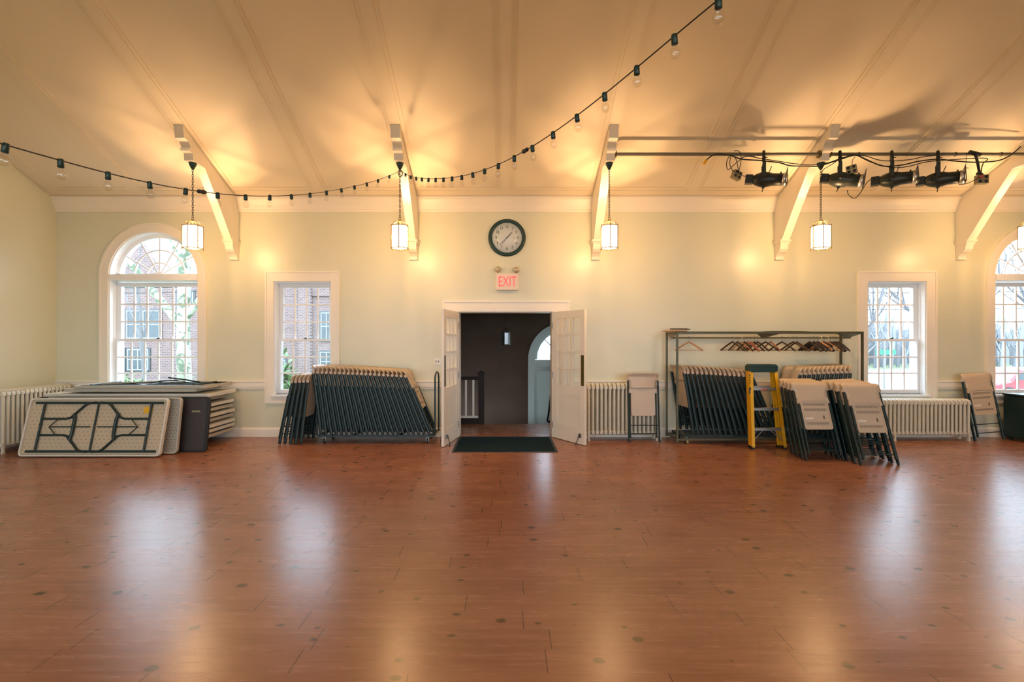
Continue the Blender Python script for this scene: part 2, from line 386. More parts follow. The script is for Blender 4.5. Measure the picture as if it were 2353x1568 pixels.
for nm, xa, xb in (('wall_left', XL - 0.3, XL), ('wall_right', XR, XR + 0.3)):
    MB().prism([(YB, 0), (YB, ceil_z(0) + .02), (YR, ZR + .02), (YF, ceil_z(0) + .02), (YF, 0)], xa, xb, 'x').build(nm, M['wall'], kind='structure')
MB().box(XL - .3, XR + .3, YF - .3, 0.0, -0.2, 0.0).build('floor', M['floor'], kind='structure')
c_ = MB()
for sgn in (0, 1):
    ya, za = (0.3, ceil_z(0.3)); yb, zb = YR, ZR
    if sgn: ya, yb = 2 * YR - ya, YR
    c_.prism([(ya, za), (yb, zb), (yb, zb + .18), (ya, za + .18)], XL - .3, XR + .3, 'x')
c_.build('ceiling', M['ceil'], kind='structure')
# slope frame: x along the room, u up the slope, n into the room
def slope_T(x=0.0):
    u = Vector((0, -math.cos(THA), math.sin(THA))); n = Vector((0, -math.sin(THA), -math.cos(THA))); X = Vector((1, 0, 0))
    T = Matrix.Identity(4)
    for i in range(3): T[i][0] = X[i]; T[i][1] = u[i]; T[i][2] = n[i]; T[i][3] = (x, Y0, Z0)[i]
    return T
LS = (Y0 - YR) / math.cos(THA)
TRUSS = [-4.405, -1.485, 1.466, 4.448, 7.40, 10.35]
MIDS = [-7.17, -5.87, -2.95, 0.0, 2.96, 5.92, 8.87]
tn = [1]
def trim_name():
    tn[0] += 1; return 'trim_%d' % (tn[0] - 1)
for x in sorted(TRUSS + MIDS):
    b = MB(); T = slope_T(x)
    b.box(-.135, .135, 0.10, LS, -0.01, .005, T=T); b.box(-.128, -.118, 0.10, LS, -.01, .010, T=T); b.box(.118, .128, 0.10, LS, -.01, .010, T=T)
    b.box(-.075, .075, 0.10, LS, -.01, .010, T=T); b.box(-.082, -.072, .1, LS, -.01, .014, T=T); b.box(.072, .082, .1, LS, -.01, .014, T=T)
    b.build(trim_name(), M['ceil'], kind='structure')
b = MB(); T = slope_T(0)
for u in (0.10, 0.17): b.box(XL, XR, u, u + .018, -.01, .012, T=T)
b.build(trim_name(), M['ceil'], kind='structure')
# crown along the back wall
MB().prism([(0, 3.66), (-.022, 3.66), (-.028, 3.675), (-.028, 3.69), (-.04, 3.70), (-.06, 3.76), (-.10, 3.84), (-.118, 3.86), (-.118, 3.888), (0, 3.888)], XL, XR, 'x').build(trim_name(), M['trim'], kind='structure')
# chair rail and baseboard
def rail(segs, z0, z1, y, nm=None):
    for a, b_ in segs:
        MB().prism([(0, z0), (-y * .6, z0), (-y * .6, z0 + .02), (-y * .75, z0 + .03), (-y * .75, z1 - .03), (-y, z1 - .02), (-y, z1), (0, z1)], a, b_, 'x').build(nm or trim_name(), M['trim'], kind='structure')
rail([(XL, -6.60), (-4.86, -3.905), (-2.69, -1.02), (1.05, 5.73), (7.02, 7.82)], .785, .914, .035)
MB().prism([(0, 0), (-.022, 0), (-.022, .12), (-.012, .14), (0, .15)], XL, -1.02, 'x').build('baseboard_back', M['trim'], kind='structure')
MB().prism([(0, 0), (-.022, 0), (-.022, .12), (-.012, .14), (0, .15)], 1.05, XR, 'x').build('baseboard_back', M['trim'], kind='structure')
MB().prism([(XL, 0), (XL + .022, 0), (XL + .022, .12), (XL + .012, .14), (XL, .15)], YF, -0.03, 'y').build('baseboard_left', M['trim'], kind='structure')
# curved hammer brackets under the roof trusses
for x in TRUSS:
    prof = [(0, 2.887), (-.045, 2.887), (-.055, 2.93), (-.085, 2.965), (-.13, 2.99), (-.165, 3.03), (-.18, 3.09), (-.19, 3.14),
            (-.205, 3.16), (-.55, 3.62), (-.90, 4.06), (-1.17, 4.075), (-1.18, 4.17), (-1.25, 4.18), (-1.26, 4.21), (-1.22, 4.23), (-1.28, 4.30), (-1.36, 4.31), (-1.40, ceil_z(-1.40) + .02), (0, ceil_z(0) + .02)]
    b = MB(); b.prism(prof, x - .063, x + .063, 'x')
    b.prism([(0, 3.135), (-.20, 3.135), (-.225, 3.15), (-.23, 3.17), (0, 3.17)], x - .085, x + .085, 'x')
    b.prism([(0, 3.105), (-.19, 3.105), (-.205, 3.135), (0, 3.135)], x - .073, x + .073, 'x')
    b.box(x - .07, x + .07, -.055, 0, 2.878, 2.888)
    b.build(trim_name(), M['trim'], kind='structure')

# ------------------------------------------------------------------ windows
def portal(cx, y, cz, sx, sz, into=-1):
    L = bpy.data.lights.new('window_portal', 'AREA'); L.shape = 'RECTANGLE'; L.size = sx; L.size_y = sz; L.cycles.is_portal = True
    o = bpy.data.objects.new('window_portal', L); C.objects.link(o); o.location = (cx, y, cz)
    o.rotation_euler = (-PI / 2, 0, 0) if into == -1 else (PI / 2, 0, 0)
    return o
def sash(b, g, x0, x1, z0, z1, y, cols, rows, st=.042, bot=.05, top=.04, t=.036, mw=.023):
    b.box(x0, x0 + st, y - t / 2, y + t / 2, z0, z1); b.box(x1 - st, x1, y - t / 2, y + t / 2, z0, z1)
    b.box(x0 + st, x1 - st, y - t / 2, y + t / 2, z0, z0 + bot); b.box(x0 + st, x1 - st, y - t / 2, y + t / 2, z1 - top, z1)
    gx0, gx1, gz0, gz1 = x0 + st, x1 - st, z0 + bot, z1 - top
    for i in range(1, cols):
        x = gx0 + (gx1 - gx0) * i / cols; b.box(x - mw / 2, x + mw / 2, y - .013, y + .013, gz0, gz1)
    for i in range(1, rows):
        z = gz0 + (gz1 - gz0) * i / rows; b.box(gx0, gx1, y - .0125, y + .0125, z - mw / 2, z + mw / 2)
    g.box(gx0 - .004, gx1 + .004, y - .0015, y + .0015, gz0 - .004, gz1 + .004)
def make_window(n, cx, hw, cols, arch, casing_hw):
    root = empty('window_%d' % n, (cx, 0, SILL)); root['kind'] = 'structure'
    def B(mb, nm, m, bev=0): return mb.build(nm, m, root, bevel=bev)
    z = lambda v: v - SILL
    ztop = 2.546 if arch else WTOP
    c = MB(); zb = .546
    if arch:
        N = 32; Ro = casing_hw
        o_ = [(-Ro, z(zb))] + [(-Ro * math.cos(PI * i / N), z(SPR) + Ro * math.sin(PI * i / N)) for i in range(N + 1)] + [(Ro, z(zb))]
        i_ = [(-AR, z(zb))] + [(-AR * math.cos(PI * i / N), z(SPR) + AR * math.sin(PI * i / N)) for i in range(N + 1)] + [(AR, z(zb))]
        c.strip(o_, i_, -.028, 0.0)
        Rb = Ro + .008; ob = [(-Rb, z(zb))] + [(-Rb * math.cos(PI * i / N), z(SPR) + Rb * math.sin(PI * i / N)) for i in range(N + 1)] + [(Rb, z(zb))]
        Ri = Ro - .02; ib = [(-Ri, z(zb))] + [(-Ri * math.cos(PI * i / N), z(SPR) + Ri * math.sin(PI * i / N)) for i in range(N + 1)] + [(Ri, z(zb))]
        c.strip(ob, ib, -.038, 0.0)
    else:
        Ro = casing_hw; zt = 2.688
        c.strip([(-Ro, z(zb)), (-Ro, z(zt)), (Ro, z(zt)), (Ro, z(zb))], [(-hw, z(zb)), (-hw, z(WTOP)), (hw, z(WTOP)), (hw, z(zb))], -.028, 0)
        Rb = Ro + .008; Ri = Ro - .018
        c.strip([(-Rb, z(zb)), (-Rb, z(zt) + .008), (Rb, z(zt) + .008), (Rb, z(zb))], [(-Ri, z(zb)), (-Ri, z(zt) - .018), (Ri, z(zt) - .018), (Ri, z(zb))], -.038, 0)
    B(c, 'window_casing', M['trim'])
    s_ = MB(); s_.box(-hw - .04, hw + .04, -.055, .10, -.03, 0.0); B(s_, 'window_stool', M['sash'], .004)
    s_ = MB(); s_.box(-hw, hw, -.026, 0, z(zb) + .001, -.03); B(s_, 'apron', M['trim'])
    # jamb lining
    j = MB(); tj = .016
    if arch:
        N = 32
        def pth(r): return [(-r, 0)] + [(-r * math.cos(PI * i / N), z(SPR) + r * math.sin(PI * i / N)) for i in range(N + 1)] + [(r, 0)]
        j.strip(pth(AR), pth(AR - tj), -.006, .30)
        j.box(-AR + tj, AR - tj, -.026, .28, z(2.546), z(2.645))
    else: j.strip([(-hw, 0), (-hw, z(WTOP)), (hw, z(WTOP)), (hw, 0)], [(-hw + tj, 0), (-hw + tj, z(WTOP) - tj), (hw - tj, z(WTOP) - tj), (hw - tj, 0)], -.006, .30)
    j.box(-hw + tj, hw - tj, .10, .30, 0, .012)
    # stops that hold the sashes
    for sx in (-1, 1): j.box(sx * (hw - tj) - .010, sx * (hw - tj) + .010, .075, .085, 0, z(ztop)); 
    B(j, 'window_frame', M['sash'])
    xw = hw - tj - .002; zm = 1.565
    lo, lg = MB(), MB(); sash(lo, lg, -xw, xw, .012, z(zm) + .03, .11, cols, 3, bot=.062, top=.036)
    l = B(lo, 'lower_sash', M['sash']); lg.build('window_pane', M['glass'], l)
    up, ug = MB(), MB(); xw2 = xw - .028
    zt_ = z(ztop) - tj
    sash(up, ug, -xw2, xw2, z(zm) - .01, zt_ - .026, .155, cols, 3, bot=.036, top=.045)
    up.box(-xw, -xw2, .135, .175, .012, zt_); up.box(xw2, xw, .135, .175, .012, zt_); up.box(-xw2, xw2, .13, .175, zt_ - .026, zt_)
    u_ = B(up, 'upper_sash', M['sash']); ug.build('window_pane', M['glass'], u_)
    if arch:
        f = MB(); N = 28; y0, y1 = .13, .165; zc = z(2.645); R = AR - tj
        def arc(r, lo_=0.0):
            a0 = math.asin(min(1, lo_ / r)) if lo_ else 0
            return [(-r * math.cos(a0 + (PI - 2 * a0) * i / N), zc + r * math.sin(a0 + (PI - 2 * a0) * i / N)) for i in range(N + 1)]
        zs = z(SPR); RR = R
        outer = [(-RR * math.cos(PI * i / N), max(zs + RR * math.sin(PI * i / N), zc)) for i in range(N + 1)]
        inner = [((RR - .055) * -math.cos(PI * i / N), max(zs + (RR - .055) * math.sin(PI * i / N), zc + .02)) for i in range(N + 1)]
        f.strip(outer, inner, y0, y1); f.box(-RR, RR, y0, y1, zc, zc + .028)
        for r in (.21, .42): f.strip(arc(r + .009), arc(r - .009), y0 + .004, y1 - .004)
        for k in range(1, 6):
            a = PI * k / 6; ca, sa = -math.cos(a), math.sin(a); nx, nz = -sa, ca
            r0, r1 = .05, R - .05 - (.035 * sa)
            f.prism([(ca * r0 + nx * .009, zc + sa * r0 + nz * .009), (ca * r1 + nx * .009, zc + sa * r1 + nz * .009), (ca * r1 - nx * .009, zc + sa * r1 - nz * .009), (ca * r0 - nx * .009, zc + sa * r0 - nz * .009)], y0 + .005, y1 - .005, 'y')
        f.prism([(-.07 * math.cos(PI * i / 12), zc + .07 * math.sin(PI * i / 12)) for i in range(13)], y0 - .006, y1, 'y')
        fo = B(f, 'fanlight', M['sash'])
        g = MB(); g.prism([(-(R - .02) * math.cos(PI * i / N), max(zs + (R - .02) * math.sin(PI * i / N), zc + .01)) for i in range(N + 1)], .146, .149, 'y'); g.build('window_pane', M['glass'], fo)
    # sash lock
    k = MB(); k.box(-.02, .02, .085, .11, z(zm) + .03, z(zm) + .042); k.tube([(0, .09, z(zm) + .045), (.03, .082, z(zm) + .047)], .005, 6); k.build('sash_lock', M['bronze'], root)
    portal(cx, .31, (SILL + ztop) / 2, 2 * hw - .04, ztop - SILL - .02)
    if arch: portal(cx, .31, 2.95, 1.3, .62)
make_window(1, -5.727, AR, 6, True, .862)
make_window(2, -3.298, .468, 4, False, .597)
make_window(3, 6.372, .478, 4, False, .634)
make_window(4, 8.692, AR, 6, True, .862)
for k, (x0, x1, z0, z1, _) in enumerate(fops):     # windows of the far side of the hall
    root = empty('window_%d' % (5 + k), ((x0 + x1) / 2, YF, z0)); root['kind'] = 'structure'
    hw = (x1 - x0) / 2; h = z1 - z0
    b, g = MB(), MB(); sash(b, g, -hw, hw, 0, h / 2 + .02, -.12, 4, 3); sash(b, g, -hw, hw, h / 2 - .02, h, -.16, 4, 3); b.build('window_sash', M['sash'], root); g.build('window_pane', M['glass'], root)
    MB().strip([(-hw - .13, -.13), (-hw - .13, h + .13), (hw + .13, h + .13), (hw + .13, -.13)], [(-hw, 0), (-hw, h), (hw, h), (hw, 0)], 0, .028, closed=True).build('window_casing', M['trim'], root)
    portal((x0 + x1) / 2, YF - .31, (z0 + z1) / 2, 2 * hw - .04, h - .04, into=1)

# ------------------------------------------------------------------ double doors
b = MB()
b.strip([(-1.014, 0), (-1.014, 2.21), (1.043, 2.21), (1.043, 0)], [(-.766, 0), (-.766, 2.042), (.773, 2.042), (.773, 0)], -.030, 0)
b.strip([(-1.022, 0), (-1.022, 2.218), (1.051, 2.218), (1.051, 0)], [(-.99, 0), (-.99, 2.186), (1.019, 2.186), (1.019, 0)], -.042, 0)
b.strip([(-.766, 0), (-.766, 2.042), (.773, 2.042), (.773, 0)], [(-.75, 0), (-.75, 2.026), (.757, 2.026), (.757, 0)], -.006, .30)
b.build(trim_name(), M['trim'], kind='structure')
def door_leaf(n, hinge_x, ang, side):
    # local: x from hinge 0 to w (side=+1) ; y thickness ; rotates about hinge
    root = empty('door_%d' % n, (hinge_x, -.045, .008), (0, 0, ang)); root['kind'] = 'structure'
    w, h, t = .765, 2.022, .042
    b = MB(); st = .11
    def X(a, c): return (a, c) if side > 0 else (-c, -a)
    def bx(a, c, y0, y1, z0, z1, mb=b): p, q = X(a, c); mb.box(p, q, y0, y1, z0, z1)
    bx(0, st, -t / 2, t / 2, 0, h); bx(w - st, w, -t / 2, t / 2, 0, h)
    bx(st, w - st, -t / 2, t / 2, h - .11, h); bx(st, w - st, -t / 2, t / 2, .72, .86); bx(st, w - st, -t / 2, t / 2, 0, .24)
    bx(st, w - st, -.010, .010, .24, .72)
    for s2 in (-1, 1):       # panel mouldings
        y_ = s2 * .012
        bx(st, w - st, min(y_, y_ + s2 * .006), max(y_, y_ + s2 * .006), .70, .72); bx(st, w - st, min(y_, y_ + s2 * .006), max(y_, y_ + s2 * .006), .24, .255)
        bx(st, st + .014, min(y_, y_ + s2 * .006), max(y_, y_ + s2 * .006), .24, .72); bx(w - st - .014, w - st, min(y_, y_ + s2 * .006), max(y_, y_ + s2 * .006), .24, .72)
    gz0, gz1 = .86, h - .11; g = MB()
    for i in (1, 2):
        x = st + (w - 2 * st) * i / 3; bx(x - .012, x + .012, -.017, .017, gz0, gz1)
    for i in (1, 2, 3):
        z = gz0 + (gz1 - gz0) * i / 4; bx(st, w - st, -.0165, .0165, z - .012, z + .012)
    bx(st - .005, w - st + .005, -.002, .002, gz0 - .005, gz1 + .005, g)
    b.build('door_leaf', M['trim'], root); g.build('glass_pane', M['glass'], root)
    ys = 1 if side > 0 else 1
    p = MB(); 
    for s2 in (-1, 1): bx(w - .075, w - .012, s2 * (t / 2 + .0015) - .0015, s2 * (t / 2 + .0015) + .0015, .88, 1.34, p)
    p.build('push_plate', M['oldbrass'], root)
    k = MB(); yf = -(t / 2) if side < 0 else -(t / 2)
    for s2 in (-1, 1):
        x = (w - .09) * side; yy = s2 * t / 2
        k.box(x - .018, x + .018, min(yy, yy + s2 * .02), max(yy, yy + s2 * .02), .10, .16)
        k.tube([(x, yy + s2 * .03, .15), (x - side * .012, yy + s2 * .045, .07), (x - side * .05, yy + s2 * .05, .008)], .007, 8)
        k.lathe([(.0, -.006), (.014, -.004), (.014, .012), (.0, .016)], 12, T=Matrix.Translation((x - side * .05, yy + s2 * .05, .0)))
    k.build('kick_down_stop', M['steel'], root)
    hg = MB()
    for z in (.2, 1.0, 1.8): hg.tube([(0, -.024, z - .05), (0, -.024, z + .05)], .008, 8)
    hg.build('hinge', M['steel'], root)
a_r = -math.atan2(.646, .41); door_leaf(2, .785, a_r, 1)
a_l = math.atan2(.752, .14); door_leaf(1, -.778, a_l, -1)

# ------------------------------------------------------------------ entrance hall beyond the doors
MB().box(-2.6, 2.6, 0.0, 1.22, -.2, 0.0).build('floor_vestibule', M['floor'], kind='structure')
MB().box(-2.6, 2.6, 1.22, 3.2, -1.15, -1.0).build('floor_landing', M['vwall'], kind='structure')
st_ = MB()
for i in range(5): st_.box(-.45, 2.5, 1.22 + i * .2, 1.22 + (i + 1) * .2, -1.0, -.17 * (i + 1))
st_.build('trim_stairs', M['darkwood'], kind='structure')
DC = 1.36; RO, RI = .84, .70; ZS = 1.14; YV = 3.2     # arched entrance
fw = MB(); N = 24
fw.box(-2.6, DC - RI, YV, YV + .25, -1.1, 3.4)
arc = [(DC - RI * math.cos(PI * i / N), ZS + RI * math.sin(PI * i / N)) for i in range(N + 1)]
fw.strip([(p[0], 3.4) for p in arc], arc, YV, YV + .25); fw.box(DC + RI, 2.6, YV, YV + .25, -1.1, 3.4)
fw.build('wall_vestibule_back', M['vwall'], kind='structure')
MB().box(-2.8, -2.6, .3, YV + .25, -1.15, 3.4).build('wall_vestibule_left', M['vwall'], kind='structure')
vr = MB(); vr.box(2.6, 2.8, .3, 1.2, -1.15, 3.4); vr.box(2.6, 2.8, 2.2, YV + .25, -1.15, 3.4); vr.box(2.6, 2.8, 1.2, 2.2, -1.15, .6); vr.box(2.6, 2.8, 1.2, 2.2, 2.0, 3.4)
vr.build('wall_vestibule_right', M['vwall'], kind='structure')
MB().box(-2.8, 2.8, .3, YV + .25, 3.0, 3.15).build('ceiling_vestibule', M['vwall'], kind='structure')
root = empty('window_10', (2.65, 1.7, .6)); root['kind'] = 'structure'  # unseen side window, added to light the vestibule and entrance door
b = MB(); 
for y in (-.5, -.02, .46): b.box(0, .04, y, y + .04, 0, 1.4)
for z in (0, .68, 1.36): b.box(0.001, .041, -.5, .5, z, z + .04)
b.build('window_frame', M['sash'], root); MB().box(.018, .021, -.5, .5, 0, 1.4).build('window_pane', M['glass'], root)
po = portal(2.85, 1.7, 1.3, 1.0, 1.4); po.rotation_euler = (PI / 2, 0, PI / 2)
root = empty('door_3', (DC, YV, -1.0)); root['kind'] = 'structure'
zs = ZS + 1.0
b = MB(); o_ = [(-RO, 0)] + [(-RO * math.cos(PI * i / N), zs + RO * math.sin(PI * i / N)) for i in range(N + 1)] + [(RO, 0)]
i_ = [(-RI, 0)] + [(-RI * math.cos(PI * i / N), zs + RI * math.sin(PI * i / N)) for i in range(N + 1)] + [(RI, 0)]
b.strip(o_, i_, -.05, 0); b.strip(i_, [(x * .97, z) for x, z in i_], -.02, .25); b.build('door_casing', M['vdoor'], root)
b = MB(); b.box(-RI, RI, .05, .10, 0, zs - .07)
for s2 in (-1, 1):
    for z0, z1 in ((.15, .9), (1.0, 1.85)):
        xa, xb = sorted((s2 * .08, s2 * .58)); b.strip([(xa, z0), (xa, z1), (xb, z1), (xb, z0)], [(xa + .02, z0 + .02), (xa + .02, z1 - .02), (xb - .02, z1 - .02), (xb - .02, z0 + .02)], .035, .05, closed=True)
b.box(-.004, .004, .045, .05, 0, zs - .07); b.box(-RI, RI, .02, .12, zs - .07, zs - .01); b.build('door_leaf', M['vdoor'], root)
b = MB(); b.box(-.60, -.10, .015, .03, zs - .26, zs - .17); b.box(.10, .60, .015, .03, zs - .26, zs - .17); b.box(-.6, -.1, .015, .03, .30, .36); b.box(.1, .6, .015, .03, .30, .36)
b.tube([(-.25, .01, zs - .24), (-.25, -.02, zs - .3), (-.12, -.02, zs - .31)], .012, 8); b.build('door_hardware', M['steel'], root)
b = MB(); b.strip([(x * .97, z) for x, z in i_[1:-1]], [(x * .90, zs + (z - zs) * .92) for x, z in i_[1:-1]], .05, .10)
for k in range(1, 4):
    a = PI * k / 4; ca, sa = -math.cos(a), math.sin(a)
    b.prism([(ca * .02 - sa * .012, zs + sa * .02 + ca * .012), (ca * .64 - sa * .012, zs + sa * .64 + ca * .012), (ca * .64 + sa * .012, zs + sa * .64 - ca * .012), (ca * .02 + sa * .012, zs + sa * .02 - ca * .012)], .055, .09, 'y')
fl = b.build('fanlight', M['vdoor'], root)
MB().prism([(x * .95, max(z, zs - .01)) for x, z in i_[1:-1]], .072, .075, 'y').build('glass_pane', M['glass'], fl)
po = portal(DC, YV + .27, ZS + .33, 1.3, .66)
# balustrade at the head of the stairs
root = empty('balustrade', (-.45, 1.25, 0)); tag(root, 'dark wood stair railing with white balusters beyond the open doorway', 'railing')
MB().box(-.055, .055, -.055, .055, 0, .93).box(-.07, .07, -.07, .07, .93, .965).prism([(-.06, .965), (.06, .965), (0, 1.0)], -.06, .06, 'y').build('newel_post', M['darkwood'], root, bevel=.004)
MB().box(-2.1, -.055, -.035, .035, .83, .885).build('handrail', M['darkwood'], root, bevel=.008)
MB().box(-2.1, -.055, -.02, .02, .11, .15).build('bottom_rail', M['white'], root)
MB().box(-2.1, -.055, -.03, .03, 0, .11).build('base_board', M['darkwood'], root)
for k in range(14):
    x = -.15 - k * .14; MB().box(x - .018, x + .018, -.016, .016, .15, .83).build('baluster', M['white'], root)
hr = MB().tube(spline([(.90, 1.0, .74), (.885, 1.28, .70), (.86, 1.75, .10), (.845, 1.85, -.02), (.87, 1.80, -.06), (.90, 1.70, 0.0)], 6), .02, 10)
hr.tube([(.885, 1.28, .69), (.95, 1.3, -.17)], .012, 8)
tag(hr.build('handrail', M['black']), 'black metal stair handrail glimpsed at the right side of the open doorway', 'handrail')
# door mat
m_ = MB(); m_.box(-.755, .745, -1.13, -.04, 0, .009); m_.strip([(-.755, 0), (-.755, .0), (.745, 0), (.745, 0)], [(-.755, 0), (-.755, 0), (.745, 0), (.745, 0)], 0, 0)
m_ = MB().box(-.70, .69, -1.08, -.08, 0, .012)
dm = empty('door_mat', (0, -.585, 0)); tag(dm, 'dark navy carpet mat on the floor in front of the double doors', 'mat')
MB().box(-.715, .705, -.51, .51, .0005, .012).build('carpet', M['matnavy'], dm)
MB().strip([(-.75, -.545), (-.75, .545), (.74, .545), (.74, -.545)], [(-.715, -.51), (-.715, .51), (.705, .51), (.705, -.51)], -.009, -.0005, T=Matrix.Rotation(-PI / 2, 4, 'X'), closed=True).build('rubber_border', M['black'], dm)

# ------------------------------------------------------------------ lanterns
def lantern(x, y, ztop, zlow, name_label, R=.125, H=.31, rot=0.0, lit=True, top=None):
    root = empty('hanging_lantern', (x, y, ztop), (0, 0, 0)); tag(root, name_label, 'lantern')
    metal = M['brass'] if lit else M['bronze']
    L = zlow - ztop        # z of body bottom (negative)
    zt = L + H
    MB().lathe([(0, 0), (.052, 0), (.052, -.012), (.040, -.05), (.018, -.095), (.008, -.105), (0, -.105)], 20).build('ceiling_canopy', M['darkgreen'] if lit else M['bronze'], root)
    ch = MB(); z = -.10; zend = zt + .125; k = 0
    nlk = max(3, int(round((z - zend) / .036))); st = (z - zend) / nlk
    for k in range(nlk):
        zc = z - st * (k + .5); T = Matrix.Translation((0, 0, zc)) @ Matrix.Rotation(PI / 2 * (k % 2) + .3, 4, 'Z')
        ch.tube([(math.cos(a) * .0105, 0, math.sin(a) * (st * .5 + .007)) for a in [2 * PI * i / 10 for i in range(10)]], .0032, 5, T=T, closed=True)
    ch.build('chain', M['bronze'], root)
    cp = MB(); cp.tube([(math.cos(a) * .016, 0, zt + .11 + math.sin(a) * .018) for a in [2 * PI * i / 12 for i in range(12)]], .0035, 6, closed=True)
    cp.lathe([(0, zt + .098), (.012, zt + .095), (.032, zt + .075), (.034, zt + .07), (.012, zt + .062), (.008, zt + .03), (.006, zt), (0, zt)], 16)
    cp.build('top_cap', metal, root)
    fr = MB(); pts = [(R * math.cos(rot + 2 * PI * i / 6), R * math.sin(rot + 2 * PI * i / 6)) for i in range(6)]
    for i in range(6):
        a = pts[i]; c = pts[(i + 1) % 6]
        fr.tube([(a[0], a[1], L - .012), (a[0], a[1], zt + .012)], .0075, 6)
        fr.lathe([(0, L - .03), (.007, L - .02), (.004, L - .01), (0, L - .008)], 8, T=Matrix.Translation((a[0], a[1], 0)))
        for zz in (L, zt): fr.tube([(a[0], a[1], zz), (c[0], c[1], zz)], .007, 6)
        fr.tube(spline([(a[0] * .82, a[1] * .82, zt), (a[0] * .76, a[1] * .76, zt + .045), (a[0] * .45, a[1] * .45, zt + .07), (a[0] * .2, a[1] * .2, zt + .066)], 4), .0035, 5)
        fr.tube([(a[0], a[1], zt), (a[0] * .82, a[1] * .82, zt)], .004, 5)
    fr.build('lantern_frame', metal, root)
    for i in range(6):
        a = Vector((*pts[i], 0)); c = Vector((*pts[(i + 1) % 6], 0)); mid = (a + c) / 2; ln = (a - c).length
        T = Matrix.Translation((mid.x * .985, mid.y * .985, 0)) @ Matrix.Rotation(math.atan2((c - a).y, (c - a).x), 4, 'Z')
        MB().box(-ln / 2 + .006, ln / 2 - .006, -.001, .001, L + .006, zt - .004, T=T).build('glass_pane', M['pane'] if lit else M['dimglass'], root)
    cl = MB()
    for i in range(3):
        a = rot + .4 + 2 * PI * i / 3; px, py = .03 * math.cos(a), .03 * math.sin(a)
        cl.tube([(0, 0, L + .02), (px, py, L + .04), (px, py, L + .14)], .007, 8)
    cl.tube([(0, 0, zt), (0, 0, L + .02)], .004, 6)
    cl.build('candle_cluster', M['white'] if lit else M['bronze'], root)
    if lit:
        for i in range(3):
            a = rot + .4 + 2 * PI * i / 3
            ld = bpy.data.lights.new('candle_bulb', 'POINT'); ld.energy = LAMP_W / 3; ld.color = LAMP_COL; ld.shadow_soft_size = .016
            lo = bpy.data.objects.new('candle_bulb', ld); C.objects.link(lo); lo.parent = root; lo.location = (.03 * math.cos(a), .03 * math.sin(a), L + .175)
    return root
YLN = -1.08
labs = ['lit hexagonal brass lantern hanging in front of the left arched window', 'lit hexagonal brass lantern where the two bulb strings are tied, left of the clock',
        'lit hexagonal brass lantern right of the clock, above the right door leaf', 'lit hexagonal brass lantern hanging above the coat rack', 'lit hexagonal brass lantern cut off by the right edge of the photo']
for x, lb, r in zip(TRUSS, labs, (.55, .62, .42, .22, .5)): lantern(x, YLN, 4.078, 2.867, lb, rot=r)
for x in TRUSS[1:4]: lantern(x, -11.42, 4.078, 2.867, 'lit hexagonal brass lantern on the far side of the hall, behind the camera', rot=.4)['group'] = 'lanterns on the window wall behind the camera'
lantern(0.01, 1.7, 3.0, 1.49, 'unlit dark lantern hanging in the entrance hall beyond the doorway', R=.09, H=.24, rot=.2, lit=False)

# ------------------------------------------------------------------ clock, exit sign, switch plate
ck = empty('wall_clock', (.028, 0, 3.24)); tag(ck, 'round white-faced wall clock with dark green rim above the exit sign', 'clock')
RX = Matrix.Rotation(PI / 2, 4, 'X')
MB().lathe([(.245, .0), (.302, .0), (.305, .018), (.300, .032), (.285, .042), (.262, .040), (.245, .026), (.245, .0)], 64, T=RX, caps=False).build('clock_rim', M['darkgreen'], ck)
MB().lathe([(0, .001), (.250, .001), (.250, .018), (0, .018)], 64, T=RX).build('clock_face', M['face'], ck)
for i in range(12):
    a = PI / 2 - 2 * PI * (i + 1) / 12; r = .176; nb = MB()
    text_into(nb, str(i + 1), .062, Matrix.Translation((math.cos(a) * r, -.0195, math.sin(a) * r)) @ FACE_CAM, .0008, xs=.85)
    nb.build('numeral', M['numeral'], ck)
    MB().box(-.003, .003, -.020, -.018, .221, .227, T=Matrix.Rotation(-a + PI / 2, 4, 'Y')).build('hour_mark', M['numeral'], ck)
def hand(ang, l, w, y, nm):
    b = MB(); b.prism([(-w, -.03), (w, -.03), (w, l * .6), (w * .35, l), (-w * .35, l), (-w, l * .6)], y - .002, y, 'y', T=Matrix.Rotation(math.radians(ang), 4, 'Y')); b.build(nm, M['numeral'], ck)
hand(43, .130, .0055, -.026, 'hour_hand'); hand(224, .178, .0045, -.030, 'minute_hand')
MB().lathe([(0, .02), (.008, .02), (.008, .032), (0, .034)], 16, T=RX).build('hand_pin', M['numeral'], ck)
MB().lathe([(.0, .035), (.25, .035), (.25, .037), (0, .037)], 48, T=RX, smooth=False).build('clock_glass', M['clockglass'], ck)
ex = empty('exit_sign', (.03, 0, 2.385)); tag(ex, 'lighted EXIT sign with two round emergency lamps above the doors', 'sign')
MB().box(-.185, .185, -.085, 0, 0, .27).build('sign_box', M['exitface'], ex, bevel=.006)
t = MB(); text_into(t, 'EXIT', .235, Matrix.Translation((.004, -.0875, .128)) @ FACE_CAM, .0015, xs=.62); t.build('sign_letters', M['red'], ex)
for sx, dz in ((-.148, .0), (.152, -.008)):
    T = Matrix.Translation((sx, -.05, .335 + dz)) @ RX
    h = MB(); h.lathe([(.0, -.03), (.03, -.028), (.048, 0.0), (.050, .015), (.046, .02)], 24, T=T); h.tube([(sx, -.04, .27), (sx, -.04, .30 + dz)], .012, 10); ho = h.build('emergency_lamp', M['boxgrey'], ex)
    MB().lathe([(.046, .016), (.046, .022), (.030, .034), (0, .040)], 24, T=T, caps=True).build('lamp_lens', M['lens'], ho)
sp = empty('switch_plate', (-1.106, 0, 1.227)); tag(sp, 'white double outlet plate on the wall left of the doors', 'outlet')
